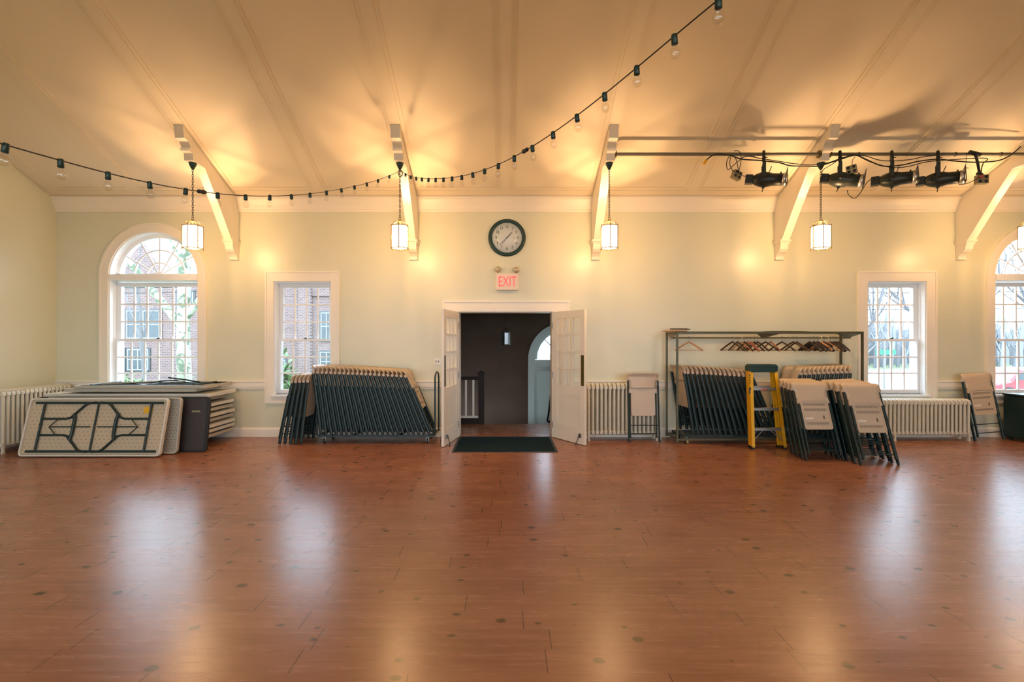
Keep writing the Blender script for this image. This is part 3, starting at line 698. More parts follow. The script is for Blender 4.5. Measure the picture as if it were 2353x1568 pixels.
MB().box(-.056, .056, -.008, 0, -.055, .055).build('cover_plate', M['white'], sp, bevel=.003)
for x in (-.020, .020): MB().box(x - .006, x + .006, -.0095, -.008, -.018, .014).build('socket', M['numeral'], sp)

# ------------------------------------------------------------------ radiators
def radiator(loc, rot, n, pitch, H, depth, label, legs, zb=.085):
    root = empty('radiator', loc, (0, 0, rot)); tag(root, label, 'radiator', None)
    # local: sections along +x, depth along y (front -y), floor z=0
    def section():
        b = MB(); w = pitch * .40
        for y in (-depth / 2 + .022, 0, depth / 2 - .022):
            b.tube([(0, y, zb + .02), (0, y, H - .02)], .0205, 10, flat=.95)
        prof = []
        for i in range(9):
            a = PI * i / 8; prof.append((-(depth / 2) * math.cos(a) , H - .055 + .055 * math.sin(a)))
        b.prism([(-depth / 2, H - .09)] + prof + [(depth / 2, H - .09)], -w, w, 'x')
        b.prism([(-depth / 2, zb + .06), (-depth / 2 + .01, zb + .02), (-depth / 2 + .04, zb), (depth / 2 - .04, zb), (depth / 2 - .01, zb + .02), (depth / 2, zb + .06)], -w, w, 'x')
        return b
    first = None
    for i in range(n):
        if first is None: first = section().build('radiator_section', M['radiator'], root, bevel=.006); o = first
        else: o = first.copy(); C.objects.link(o); o.parent = root
        o.location = (pitch * (i + .5), 0, 0)
    b = MB(); 
    for z in (H - .06, zb + .04): b.tube([(.01, 0, z), (pitch * n - .01, 0, z)], .020, 8)
    b.build('connecting_pipe', M['radiator'], root)
    for i in legs:
        x = pitch * (i + .5)
        for y in (-depth / 2 + .022, depth / 2 - .022):
            MB().prism([(x - .018, 0), (x + .018, 0), (x + .011, .05), (x + .016, zb + .03), (x - .016, zb + .03), (x - .011, .05)], y - .018, y + .018, 'y').build('leg', M['radiator'], root)
    MB().tube([(pitch * n - .01, 0, zb + .05), (pitch * n + .05, 0, zb + .05), (pitch * n + .05, 0, .0)], .013, 8).build('supply_pipe', M['radiator'], root)
    return root
radiator((1.275, -.24, 0), 0, 17, .0665, .895, .20, 'tall cream radiator right of the double doors, behind a lone folding chair', (0, 16))
radiator((5.46, -.27, 0), 0, 28, .0640, .655, .20, 'low cream radiator under the right narrow window', (0, 9, 27))
radiator((-7.06, -1.24, 0), PI / 2, 16, .0675, .885, .26, 'cream radiator along the left wall beside the table stack', (0, 15))

# ------------------------------------------------------------------ folding tables
def folding_table(L, Wd, label, top_m, under_m, leg_m, detail=1, rim=.045, group=None, rails=True):
    root = empty('folding_table'); tag(root, label, 'folding table', group)
    # local: x length centred, z width from 0..Wd, underside faces -y
    t = MB(); t.prism(rrect(-L / 2, L / 2, 0, Wd, .055), -rim * .35, 0, 'y', mi=0)
    o_ = rrect(-L / 2, L / 2, 0, Wd, .055); i_ = rrect(-L / 2 + .022, L / 2 - .022, .022, Wd - .022, .04)
    t.strip(o_, i_, -rim, -rim * .35, closed=True)
    t.prism(rrect(-L / 2 + .022, L / 2 - .022, .022, Wd - .022, .04), -rim * .5, -rim * .34, 'y', mi=1)
    t.build('tabletop', [top_m, under_m], root, bevel=.004 if detail else 0)
    yr = -rim * .5
    r = MB()
    for z in ((.065, Wd - .065) if rails else ()): 
        rr_ = MB(); rr_.box(-L / 2 + .09, L / 2 - .07, yr - .026, yr, z - .016, z + .016); rr_.build('side_rail', leg_m, root)
    for s in (-1, 1):
        lf = MB(); x0, x1 = s * (L * .5 - .22), s * .055; ym = yr - .024; k = .013
        for z in (Wd * .36, Wd * .64):
            zz = 1 if z > Wd / 2 else -1
            if detail == 2: lf.tube([(x0, ym, z), (s * .40, ym, z), (s * .34, ym, z + zz * .015), (s * .17, ym, Wd / 2 + zz * (Wd * .385)), (s * .12, ym, Wd / 2 + zz * (Wd * .415)), (s * .035, ym, Wd / 2 + zz * (Wd * .425))], .015, 8)
            else: lf.tube([(x0, ym, z), (s * .25, ym, z), (x1, ym, Wd / 2 + zz * (Wd * .36))], k, 8)
        lf.tube([(x0, ym, .07), (x0, ym, Wd - .07)], k * 1.15, 8)
        if detail == 2: lf.tube([(s * .298, ym, .27 * Wd), (s * .282, ym, .38 * Wd), (s * .282, ym, .62 * Wd), (s * .298, ym, .73 * Wd)], .021, 8)
        fo = lf.build('folded_leg_frame', leg_m, root)
        br = MB(); xb = s * (L * .5 - .34)
        br.tube([(xb - s * .02, ym - .008, Wd / 2), (s * .05, ym - .008, Wd / 2)], .008, 6)
        if detail == 2:
            for zz in (-1, 1): br.tube([(xb - s * .01, ym - .01, Wd / 2), (s * (L * .5 - .46), ym - .01, Wd * (.5 + zz * .14))], .006, 6)
        br.build('brace', leg_m, fo)
    if detail: MB().tube([(0, yr - .02, .07), (0, yr - .02, Wd - .07)], .012, 8).build('centre_bar', leg_m, root)
    return root
t1 = folding_table(1.90, .78, 'cream folding table leaning in front, underside and folded legs facing out, yellow sticker', M['whitetop'], M['dimple'], M['navy'], 2, rim=.05)
t1.location = (-5.57, -1.40, 0.006); t1.rotation_euler = (math.radians(-14), 0, 0)
MB().box(.62, .74, -.0275, -.0245, .575, .66).build('warning_sticker', M['stickeryel'], t1)
t2 = folding_table(1.90, .77, 'speckled grey folding table leaning between the cream one and the dark brown one', M['greytop'], M['dots'], M['navy'], 1, rails=False)
t2.location = (-5.46, -1.225, .006); t2.rotation_euler = (math.radians(-8.5), 0, 0)
t3 = folding_table(2.44, .77, 'dark brown folding table leaning on the table stack, tabletop facing out', M['black'], M['brownlam'], M['black'], 1)
t3.location = (-5.49, -.985, .006); t3.rotation_euler = (math.radians(7.5), 0, PI)
t3.location = (-5.415, -1.125, .006)
# facing out: rotated half a turn, so its smooth top looks at the room
tp = MB(); tp.prism(rrect(-1.19, 1.19, .03, .74, .04), 0.0003, .003, 'y'); tp.build('laminate_surface', M['brownlam'], t3)
tl = MB(); tl.box(-1.10, -.98, .0032, .0042, .55, .575); tl.build('maker_label', M['boxgrey'], t3)
stack = [(-5.60, 2.44, 'grey'), (-5.58, 2.44, 'white'), (-5.55, 2.44, 'white'), (-5.60, 2.44, 'grey'), (-5.56, 2.44, 'white'), (-5.61, 2.44, 'grey'), (-5.58, 2.44, 'white'), (-5.70, 2.44, 'grey'), (-5.535, 2.44, 'white')]
words = ['lowest', 'second', 'third', 'fourth', 'fifth', 'sixth', 'seventh', 'eighth']
zc = .175; Ys = -.815; step = .0765
dol = empty('table_dolly', (-5.65, -.43, 0)); tag(dol, 'low black dolly under the horizontal stack of folding tables', 'dolly')
MB().box(-1.0, 1.0, -.30, .30, .07, .10).build('dolly_frame', M['black'], dol)
for x in (-.9, .9):
    for y in (-.24, .24): MB().tube([(x - .015, y, .035), (x + .015, y, .035)], .035, 14).build('caster', M['black'], dol)
for i, (x, L, c) in enumerate(stack):
    lb = ('%s folding table, %s from the bottom of the flat stack under the arched window' % ({'white': 'off-white', 'grey': 'grey'}[c], words[i] if i else 'lowest one,')) if i < 8 else 'off-white long folding table with a dark underside, widest near the top of the flat stack'
    if i == 0: lb = 'grey folding table, lowest of the flat stack under the arched window'
    if i == 8: z = zc + step * i + .03
    t = folding_table(L, .76, lb, M['whitetop'] if c == 'white' else M['greytop'], M['greytop'], M['navy'], 0, group='folding tables stacked flat under the arched window')
    dy = [0, .03, -.01, .02, 0, .03, .01, .0, -.01][i]
    t.location = (x, -.06 + dy - .01, zc + step * i); t.rotation_euler = (PI / 2, 0, 0)
for i, (x, y, L, zz, rz, lb) in enumerate([(-5.52, -.10, 1.95, .885, 0.0, 'shorter grey folding table just below the topmost one of the flat stack'), (-5.36, -.10, 1.95, .905, .01, 'topmost grey folding table of the stack, lying upside down with its dark legs showing')]):
    if i == 0:
        t = folding_table(L, .70, lb, M['greytop'], M['greytop'], M['navy'], 0, group='folding tables stacked flat under the arched window'); t.location = (x, y, .858); t.rotation_euler = (PI / 2, 0, rz)
    else:
        t = folding_table(L, .72, lb, M['greytop'], M['dots'], M['navy'], 1, group='folding tables stacked flat under the arched window'); t.location = (x, y - .72, .862); t.rotation_euler = (-PI / 2, 0, rz)
        # the leg frames spring a little out of the top
        l2 = MB(); l2.tube([(-.30, -.06, .25), (.35, -.10, .30), (.55, -.05, .33)], .012, 8); l2.tube([(.15, -.13, .42), (.40, -.10, .42), (.62, -.06, .44)], .012, 8); l2.build('loose_leg', M['navy'], t)
        l3 = MB(); l3.tube([(-.7, -.055, .20), (.1, -.085, .28)], .011, 8); l3.tube([(.0, -.05, .5), (.5, -.09, .22)], .009, 8, mi=0); l3.build('loose_leg', M['alu'], t)

# ------------------------------------------------------------------ folding chairs
def chair_proto():
    root = empty('folding_chair')
    nv = M['navy']
    def B(mb, nm, m, p=root, bev=0): return mb.build(nm, m, p, bevel=bev)
    H = 1.06
    for s in (-1, 1):
        mf = MB(); mf.tube([(s * .236, .004, .018), (s * .236, .004, .62), (s * .233, .008, .90), (s * .231, .010, .955)], .0235, 8, flat=.47, up=(0, 1, 0)); f = B(mf, 'back_leg', nv)
        MB().tube([(s * .236, .004, 0), (s * .236, .004, .03)], .019, 8, flat=.7, up=(0, 1, 0)).build('foot_cap', M['black'], f)
        fl = MB(); fl.tube([(s * .204, -.026, .085), (s * .204, -.022, .74)], .0195, 8, flat=.55, up=(0, 1, 0)); f = B(fl, 'front_leg', nv)
        MB().tube([(s * .203, -.022, .065), (s * .203, -.022, .10)], .018, 8, flat=.7, up=(0, 1, 0)).build('foot_cap', M['black'], f)
    B(MB().tube([(-.235, .004, .255), (.235, .004, .255)], .007, 8), 'stretcher', nv)
    B(MB().tube([(-.203, -.022, .125), (.203, -.022, .125)], .007, 8), 'stretcher', nv)
    # curved shell backrest
    def shell(z0, z1, hw0, hw1, y0, bulge, th, curl, nz=7, nx=8):
        b = MB(); vs = []; 
        for side in (0, 1):
            for i in range(nz + 1):
                t = i / nz; z = z0 + (z1 - z0) * t; hw = .214 + (.246 - .214) * min(1, max(0, (z - .925) / .03))
                cr_ = curl * max(0, (t - .70) / .30) ** 2
                for j in range(nx + 1):
                    u = -1 + 2 * j / nx
                    k = hw
                    if t > .88: k = hw - .030 * ((t - .88) / .12) ** 2
                    vs.append((u * k, y0 + bulge * (1 - u * u) + cr_ + (th if side else 0), z))
        n1 = (nz + 1) * (nx + 1); fs = []
        for i in range(nz):
            for j in range(nx):
                a = i * (nx + 1) + j; q = (a, a + 1, a + nx + 2, a + nx + 1); fs.append(q); fs.append(tuple(v + n1 for v in reversed(q)))
        bd = [j for j in range(nx + 1)] + [(i) * (nx + 1) + nx for i in range(1, nz + 1)] + [nz * (nx + 1) + j for j in range(nx - 1, -1, -1)] + [i * (nx + 1) for i in range(nz - 1, 0, -1)]
        for a, c in zip(bd, bd[1:] + bd[:1]): fs.append((a, a + n1, c + n1, c))
        b.add(vs, fs, 0, True); return b
    bk = shell(.818, H, .246, .246, -.018, .016, .014, .030, nz=12)
    for s in (-1, 1): bk.box(s * .2335 - .018, s * .2335 + .018, -.016, .020, .935, .975)
    B(bk, 'backrest', M['tan'])
    st = MB(); st.prism(rrect(-.186, .186, .40, .835, .03), -.024, -.004, 'y'); st.prism([(-.217, .752), (.217, .752), (.214, .80), (.20, .838), (-.20, .838), (-.214, .80)], -.0235, -.0035, 'y')
    st.strip(rrect(-.186, .186, .40, .80, .03), rrect(-.172, .172, .415, .785, .025), -.032, -.0245, closed=True)
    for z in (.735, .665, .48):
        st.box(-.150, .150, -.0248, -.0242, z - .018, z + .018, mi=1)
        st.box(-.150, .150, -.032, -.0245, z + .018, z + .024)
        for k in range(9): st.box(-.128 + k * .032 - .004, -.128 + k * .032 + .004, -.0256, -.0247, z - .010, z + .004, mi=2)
    se = B(st, 'seat', [M['tan'], M['slotshade'], M['slot']])
    MB().box(-.155, -.045, -.0265, -.0247, .535, .562).build('sticker', M['label'], se)
    MB().box(.085, .105, -.0265, -.0247, .54, .585).build('moulded_mark', M['slot'], se)
    # back plate below the rest, seen only from behind
    return root
M['slotshade'] = mat('shaded_recess_tan_plastic', (0.44, 0.34, 0.235), 0.5, noise=0.05)  # darker copy of the tan, paints the shade in the seat's slot recesses
PROTO = chair_proto(); bpy.context.view_layer.update(); note_kids(PROTO); used = [False]
ORD = ['first', 'second', 'third', 'fourth', 'fifth', 'sixth', 'seventh', 'eighth', 'ninth', 'tenth', 'eleventh', 'twelfth', 'thirteenth', 'fourteenth', 'fifteenth', 'sixteenth', 'seventeenth', 'eighteenth', 'nineteenth', 'twentieth', 'twenty-first', 'twenty-second', 'twenty-third', 'twenty-fourth']
def chair(x, y, z, lean, yaw, label, group, roll=0.0):
    o = PROTO if not used[0] else copy_tree(PROTO); used[0] = True
    o.location = (x, y, z); o.rotation_euler = (math.radians(lean), math.radians(roll), math.radians(yaw))
    o['label'] = label; o['category'] = 'folding chair'
    if group: o['group'] = group
    elif 'group' in o: del o['group']
    return o
def lerp(a, b, t): return a + (b - a) * t
def cart(x0, x1, y0, y1, label, zt, loops=True):
    root = empty('chair_cart', ((x0 + x1) / 2, (y0 + y1) / 2, 0)); tag(root, label, 'cart'); hx, hy = (x1 - x0) / 2, (y1 - y0) / 2
    b = MB()
    for y in (-hy, hy - .03): b.box(-hx, hx, y, y + .03, .098, .132)
    for x in (-hx, -hx * .4, hx * .4, hx - .04): b.box(x, x + .04, -hy + .03, hy - .03, .10, .13)
    b.build('base_frame', M['navy'], root)
    for x in (-hx + .10, hx - .10):
        for y in (-hy + .05, hy - .05):
            MB().tube([(x - .013, y, .036), (x + .013, y, .036)], .036, 16).build('caster_wheel', M['black'], root)
            MB().box(x - .02, x - .015, y - .014, y + .014, .03, .10).box(x + .015, x + .02, y - .014, y + .014, .03, .10).box(x - .02, x + .02, y - .02, y + .02, .088, .098).build('caster_fork', M['alu'], root)
    if loops:
        for x in (-hx - .01, hx + .02):
            pts = [(x, -hy + .03, .12), (x, -hy + .03, zt - .10)] + [(x, -hy + .03 + (1 - math.cos(a)) * (hy - .03), zt - .10 + math.sin(a) * .10) for a in [PI * i / 10 for i in range(1, 10)]] + [(x, hy - .03, zt - .10), (x, hy - .03, .12)]
            MB().tube(pts, .013, 10).build('push_handle', M['navy'], root)
    return root
cart(-2.86, -1.09, -.55, -.08, 'dark green wheeled cart loaded with folding chairs left of the double doors', 1.075)
N1 = 22
for i in range(N1):
    t = i / (N1 - 1); lean = -lerp(7.0, 22.5, t)
    chair(lerp(-2.79, -1.145, t), -.318, .136 + abs(math.sin(math.radians(lean))) * .02, lean, 90, 'dark-framed tan folding chair, %s from the left on the cart left of the doors' % ORD[i], 'folding chairs leaning on the left cart')
for i in range(5):
    t = i / 4
    chair(lerp(-3.41, -3.07, t), -.36 - .01 * i, .008, -lerp(11.5, 6.5, t), -90, 'folding chair on the floor against the left cart\'s left end, %s from the left' % ORD[i], 'folding chairs propped against the end of the left cart')
cart(2.67, 5.33, -.53, -.13, 'dark wheeled cart under the coat rack, loaded with folding chairs', 1.0, loops=False)
N2 = 16
for i in range(N2):
    t = i / (N2 - 1)
    chair(lerp(2.845, 4.10, t), -.335, .136 + .006, -lerp(9, 22, t), 90 + (4 if i == 0 else 0), 'folding chair on the cart under the coat rack, %s from the left end' % ORD[i], 'folding chairs leaning left under the coat rack')
N3 = 12
for i in range(N3):
    t = i / (N3 - 1)
    chair(lerp(5.12, 4.22, t), -.335, .142, -lerp(6, 15, t), -90, 'folding chair on the cart under the coat rack, %s from the right end' % ORD[i], 'folding chairs leaning right under the coat rack')
for i in range(7):
    t = i / 6
    chair(lerp(4.14, 4.215, t) + (-1) ** i * .010, lerp(-1.63, -1.17, t), .006, -lerp(20, 17, t), 0, 'folding chair in the leaning row right of the yellow ladder, %s' % ('frontmost, seat underside showing' if i == 0 else '%s from the front' % ORD[i]), 'leaning row of folding chairs beside the ladder')
for i in range(7):
    t = i / 6
    chair(lerp(4.675, 4.755, t) + (-1) ** i * .012, lerp(-1.86, -1.32, t), .006, -lerp(20, 16.5, t), -1 * t, 'folding chair in the leaning row nearest the right radiator, %s' % ('frontmost, closest to the camera' if i == 0 else '%s from the front' % ORD[i]), 'leaning row of folding chairs beside the radiator', roll=-2.5 * t)
chair(2.135, -.455, .006, 5, 180, 'lone folding chair leaning on the radiator, smooth tan seat facing the room', None)
chair(7.56, -.34, .006, -9, 3, 'lone folding chair leaning on the wall under the right arched window', None, roll=-3.5)

# ------------------------------------------------------------------ coat rack and hangers
cr = empty('coat_rack', (4.0, -.32, 0)); tag(cr, 'long olive steel coat rack standing over the cart of folding chairs', 'coat rack')
X0, X1, YA, YBk = 2.60 - 4, 5.40 - 4, -.575 + .32, -.10 + .32
ol = M['olive']; HT = 1.675
for x in (X0, X1):
    for y in (YA, YBk): MB().box(x - .014, x + .014, y - .014, y + .014, .03, HT).build('post', ol, cr)
    MB().box(x - .012, x + .012, YA, YBk, .06, .09).build('end_rail', ol, cr)
    s = 1 if x < 0 else -1
    MB().tube([(x, YA, .28), (x + s * .16, YA, .06)], .011, 6).build('brace', ol, cr)
    for y in (YA, YBk): MB().tube([(x + s * .15 - .012, y, .03), (x + s * .15 + .012, y, .03)], .030, 14).build('caster', M['boxgrey'], cr)
for y in (YA, YBk):
    MB().box(X0 - .014, X1 + .014, y - .014, y + .014, HT, HT + .028).build('top_rail', ol, cr)
    MB().box(X0, X1, y - .011, y + .011, .055, .085).build('bottom_rail', ol, cr)
for x in (X0, X1): MB().box(x - .014, x + .014, YA, YBk, HT, HT + .028).build('cross_rail', ol, cr)
MB().tube([(X0, -.0, 1.61), (X1, -.0, 1.61)], .012, 10).build('hanging_rod', ol, cr)
def gusset(x0, x1, xa, m):
    th = .004; z0, zr = HT + .002, 1.605
    b = MB(); b.add([(x0, YA, z0), (x1, YA, z0), (xa, .012, zr), (x0, YA, z0 - th), (x1, YA, z0 - th), (xa, .012, zr - th)], [(0, 1, 2), (5, 4, 3), (0, 3, 4, 1), (1, 4, 5, 2), (2, 5, 3, 0)])
    b.build('gusset_plate', m, cr)
MB().prism([(YA, HT), (YBk, HT), (.0, 1.590)], X0 - .003, X0 + .003, 'x').build('gusset_plate', M['cork'], cr)
gusset(-.20, .17, .03, ol); gusset(X1 - .40, X1, X1 - .05, ol)
def hanger_proto(kind, m, hook_m, w=.215):
    root = empty('coat_hanger')
    hk = MB(); a = [PI * 1.0 - i * PI * 1.25 / 8 for i in range(9)]
    pts = [(math.cos(t) * .020, 0, math.sin(t) * .020 - .006) for t in a] 
    pts = pts[::1] + [(0.0, 0, -.045), (0, 0, -.075)]
    hk.tube(pts, .0042 if hook_m is M['hookw'] else .0018, 6); hk.build('hook', hook_m, root)
    b = MB(); dz = -.072
    n = 9; top = []
    for s in (-1, 1):
        ln = [(s * w * t, 0, dz - .002 - .135 * (t ** 1.15)) for t in [i / 7 for i in range(8)]]
        rs = [.013 if kind != 'thin' else .008] * 8
        if kind == 'broad': rs = [.013, .013, .014, .016, .018, .022, .024, .018]
        b.tube(ln, rs, 8, flat=.75 if kind != 'broad' else 1.2)
    b.build('shoulder', m, root)
    if kind != 'thin': MB().tube([(-w * .9, 0, dz - .128), (w * .9, 0, dz - .128)], .005, 6).build('trouser_bar', m, root)
    return root
protos = {'lb': hanger_proto('bar', M['wood_l'], M['steel'], .205), 'rd': hanger_proto('bar', M['wood_m'], M['steel']), 'dk': hanger_proto('bar', M['wood_d'], M['steel']),
          'bk': hanger_proto('broad', M['wood_k'], M['steel'], .22), 'rw': hanger_proto('thin', M['wood_l'], M['hookw']), 'pk': hanger_proto('broad', M['pinkwood'] if 'pinkwood' in M else M['wood_l'], M['hookw'])}
bpy.context.view_layer.update()
for p in protos.values(): note_kids(p)
usedh = set()
desc = {'lb': 'light wooden', 'rd': 'reddish wooden', 'dk': 'dark wooden', 'bk': 'thick black', 'rw': 'wooden white-hooked', 'pk': 'broad tan cream-hooked'}
hl = [(1583, 24, 'lb'), (1683, 42, 'dk'), (1695, 50, 'dk'), (1703, 58, 'rw'), (1711, 60, 'dk'), (1718, 56, 'rd'), (1725, 60, 'rd'), (1733, 62, 'dk'), (1741, 66, 'dk'),
      (1759, -62, 'dk'), (1771, 52, 'rd'), (1797, -40, 'dk'), (1823, -52, 'dk'), (1831, 50, 'dk'), (1861, 35, 'bk'), (1870, 50, 'bk'), (1879, 54, 'bk'), (1886, 58, 'pk'), (1893, 60, 'bk'), (1901, 56, 'rw'), (1908, 62, 'dk'), (1915, 66, 'bk'), (1921, 70, 'bk'), (1927, 74, 'dk')]
for i, (px, yaw, k) in enumerate(hl):
    o = protos[k] if k not in usedh else copy_tree(protos[k]); usedh.add(k)
    o.location = ((px - VX) * 7.68 / F, -.32, 1.618); o.rotation_euler = (0, 0, math.radians(-yaw if i in (0,) else -(random.uniform(70, 92) if i not in (1, 9, 11, 12) else 62)))
    lb = '%s coat hanger on the rack rod, %s from the left' % (desc[k], ORD[i])
    if i == 0: lb = 'light wooden coat hanger hanging alone at the left end of the rack rod'
    tag(o, lb, 'hanger', 'coat hangers on the rack rod')
for i, (x, y, rz, k, lb) in enumerate([(2.66, -.44, .15, 'lb', 'light wooden coat hanger lying flat on the left end of the rack top'), (2.78, -.50, .5, 'dk', 'dark coat hanger lying flat on the left end of the rack top'),]):
    o = copy_tree(protos[k]); o.location = (x + .12, y + .20, HT + .045 + i * .03); o.rotation_euler = (PI / 2, 0, rz); tag(o, lb, 'hanger', 'coat hangers lying on top of the rack')
wr = MB().tube(spline([P(1745, 765, 7.60), P(1760, 762, 7.60), P(1800, 761.5, 7.60), P(1850, 762, 7.60), P(1880, 765, 7.60)], 6), .006, 6)
tag(wr.build('loose_rod', ol), 'thin olive rod lying along the top of the coat rack', 'rod')

# ------------------------------------------------------------------ step ladder
ld = empty('step_ladder', (3.80, -.93, 0)); tag(ld, 'yellow fibreglass step ladder with black top standing before the cart of chairs', 'ladder')
Hh = 1.17
for s in (-1, 1):
    b = MB(); xo0, xo1 = s * .252, s * .200; c = .020
    # channel rail: web on the outside, flanges front and back; leans back
    def seg(xa, xb, ya, yb_, za=.03, zb_=Hh):
        return [(xa, ya, za), (xb, yb_, zb_)]
    def bar(mb, p0, p1, wx, wy):
        vs = []
        for p in (p0, p1):
            for dx in (-wx / 2, wx / 2):
                for dy in (-wy / 2, wy / 2): vs.append((p[0] + dx, p[1] + dy, p[2]))
        mb.add(vs, [(0, 1, 3, 2), (4, 6, 7, 5), (0, 4, 5, 1), (2, 3, 7, 6), (0, 2, 6, 4), (1, 5, 7, 3)])
    yb0, yb1 = 0.0, .17
    bar(b, (xo0 - s * .003, yb0 + .03, .03), (xo1 - s * .003, yb1 + .03, Hh), .005, .085)
    bar(b, (xo0 - s * .023, yb0 - .011, .03), (xo1 - s * .023, yb1 - .011, Hh), .044, .005)
    bar(b, (xo0 - s * .023, yb0 + .071, .03), (xo1 - s * .023, yb1 + .071, Hh), .044, .005)
    fr_ = b.build('front_rail', M['yellow'], ld)
    MB().box(xo0 - s * .018 - .022, xo0 - s * .018 + .022, -.012, .072, 0, .045).build('rubber_foot', M['black'], fr_)
    b = MB(); bar(b, (s * .200, .115, .03), (s * .165, .270, Hh - .03), .036, .008); bar(b, (s * .219, .135, .03), (s * .184, .29, Hh - .03), .005, .045)
    rr_ = b.build('rear_rail', M['yellow'], ld); MB().box(s * .206 - .020, s * .206 + .020, .105, .162, 0, .035).build('rubber_foot', M['black'], rr_)
    MB().tube([(s * .222, .14, .60), (s * .200, .20, .62)], .008, 6).build('spreader', M['alu'], ld)
    for k, (xa, za, xb, zb_) in enumerate([(.225, .10, .03, .285), (.225, .14, .10, .285)]):
        MB().tube([(s * xa, .035 + .03 * k, za), (s * xb, .07 + .03 * k, zb_)], .006, 6).build('tread_brace', M['alu'], ld)
    MB().tube([(s * .205, .13, .80), (s * .165, .12, .865)], .006, 6).build('tread_brace', M['alu'], ld)
for z in (.29, .575, .865):
    t = z / Hh; xw = lerp(.248, .198, t); y = lerp(0, .17, t)
    MB().box(-xw, xw, y - .005, y + .078, z, z + .006).box(-xw, xw, y - .006, y, z - .028, z + .006).box(-xw, xw, y + .073, y + .078, z - .020, z).build('tread', M['alu'], ld)
for z, y in ((.27, .16), (.555, .20), (.88, .245)): MB().box(-.19, .19, y - .006, y + .006, z - .012, z + .012).build('rear_cross_bar', M['alu'], ld)
b = MB(); b.prism([(-.208, 1.115), (-.208, 1.19), (-.18, 1.215), (.18, 1.215), (.208, 1.19), (.208, 1.115), (.19, 1.115), (.19, 1.17), (-.19, 1.17), (-.19, 1.115)], .14, .29, 'y'); b.box(-.19, .19, .142, .150, 1.10, 1.175)
b.build('top_cap', M['darkgreen'], ld, bevel=.004)

for k, (z, h_) in enumerate(((1.055, .022), (1.02, .016), (.985, .016), (.95, .016))):   # small lettering up the left rail
    MB().box(-.2145 - .0012 * k, -.1995 - .001 * k, .136 - .005 * k, .1395 - .005 * k, z - h_ / 2, z + h_ / 2).build('rail_letter', M['numeral'], ld)
MB().box(-.235, -.205, .108, .111, .78, .88).build('warning_label', M['numeral'], ld)
MB().box(-.06, .03, .1165, .1185, .842, .862).build('tread_label', M['redink'], ld)

# dark case cut off by the right edge
bx = empty('storage_case', (8.20, -.38, 0)); tag(bx, 'dark blue-green storage case cut off at the right edge of the photo', 'case')
MB().prism(rrect(-.27, .27, .04, .70, .03), -.20, .20, 'y').build('case_body', M['navy'], bx, bevel=.01)
MB().prism(rrect(-.28, .28, .70, .735, .015), -.21, .21, 'y').build('lid', M['navy'], bx, bevel=.006)
for x in (-.2, .2):
    for y in (-.14, .14): MB().box(x - .02, x + .02, y - .02, y + .02, 0, .04).build('foot', M['black'], bx)

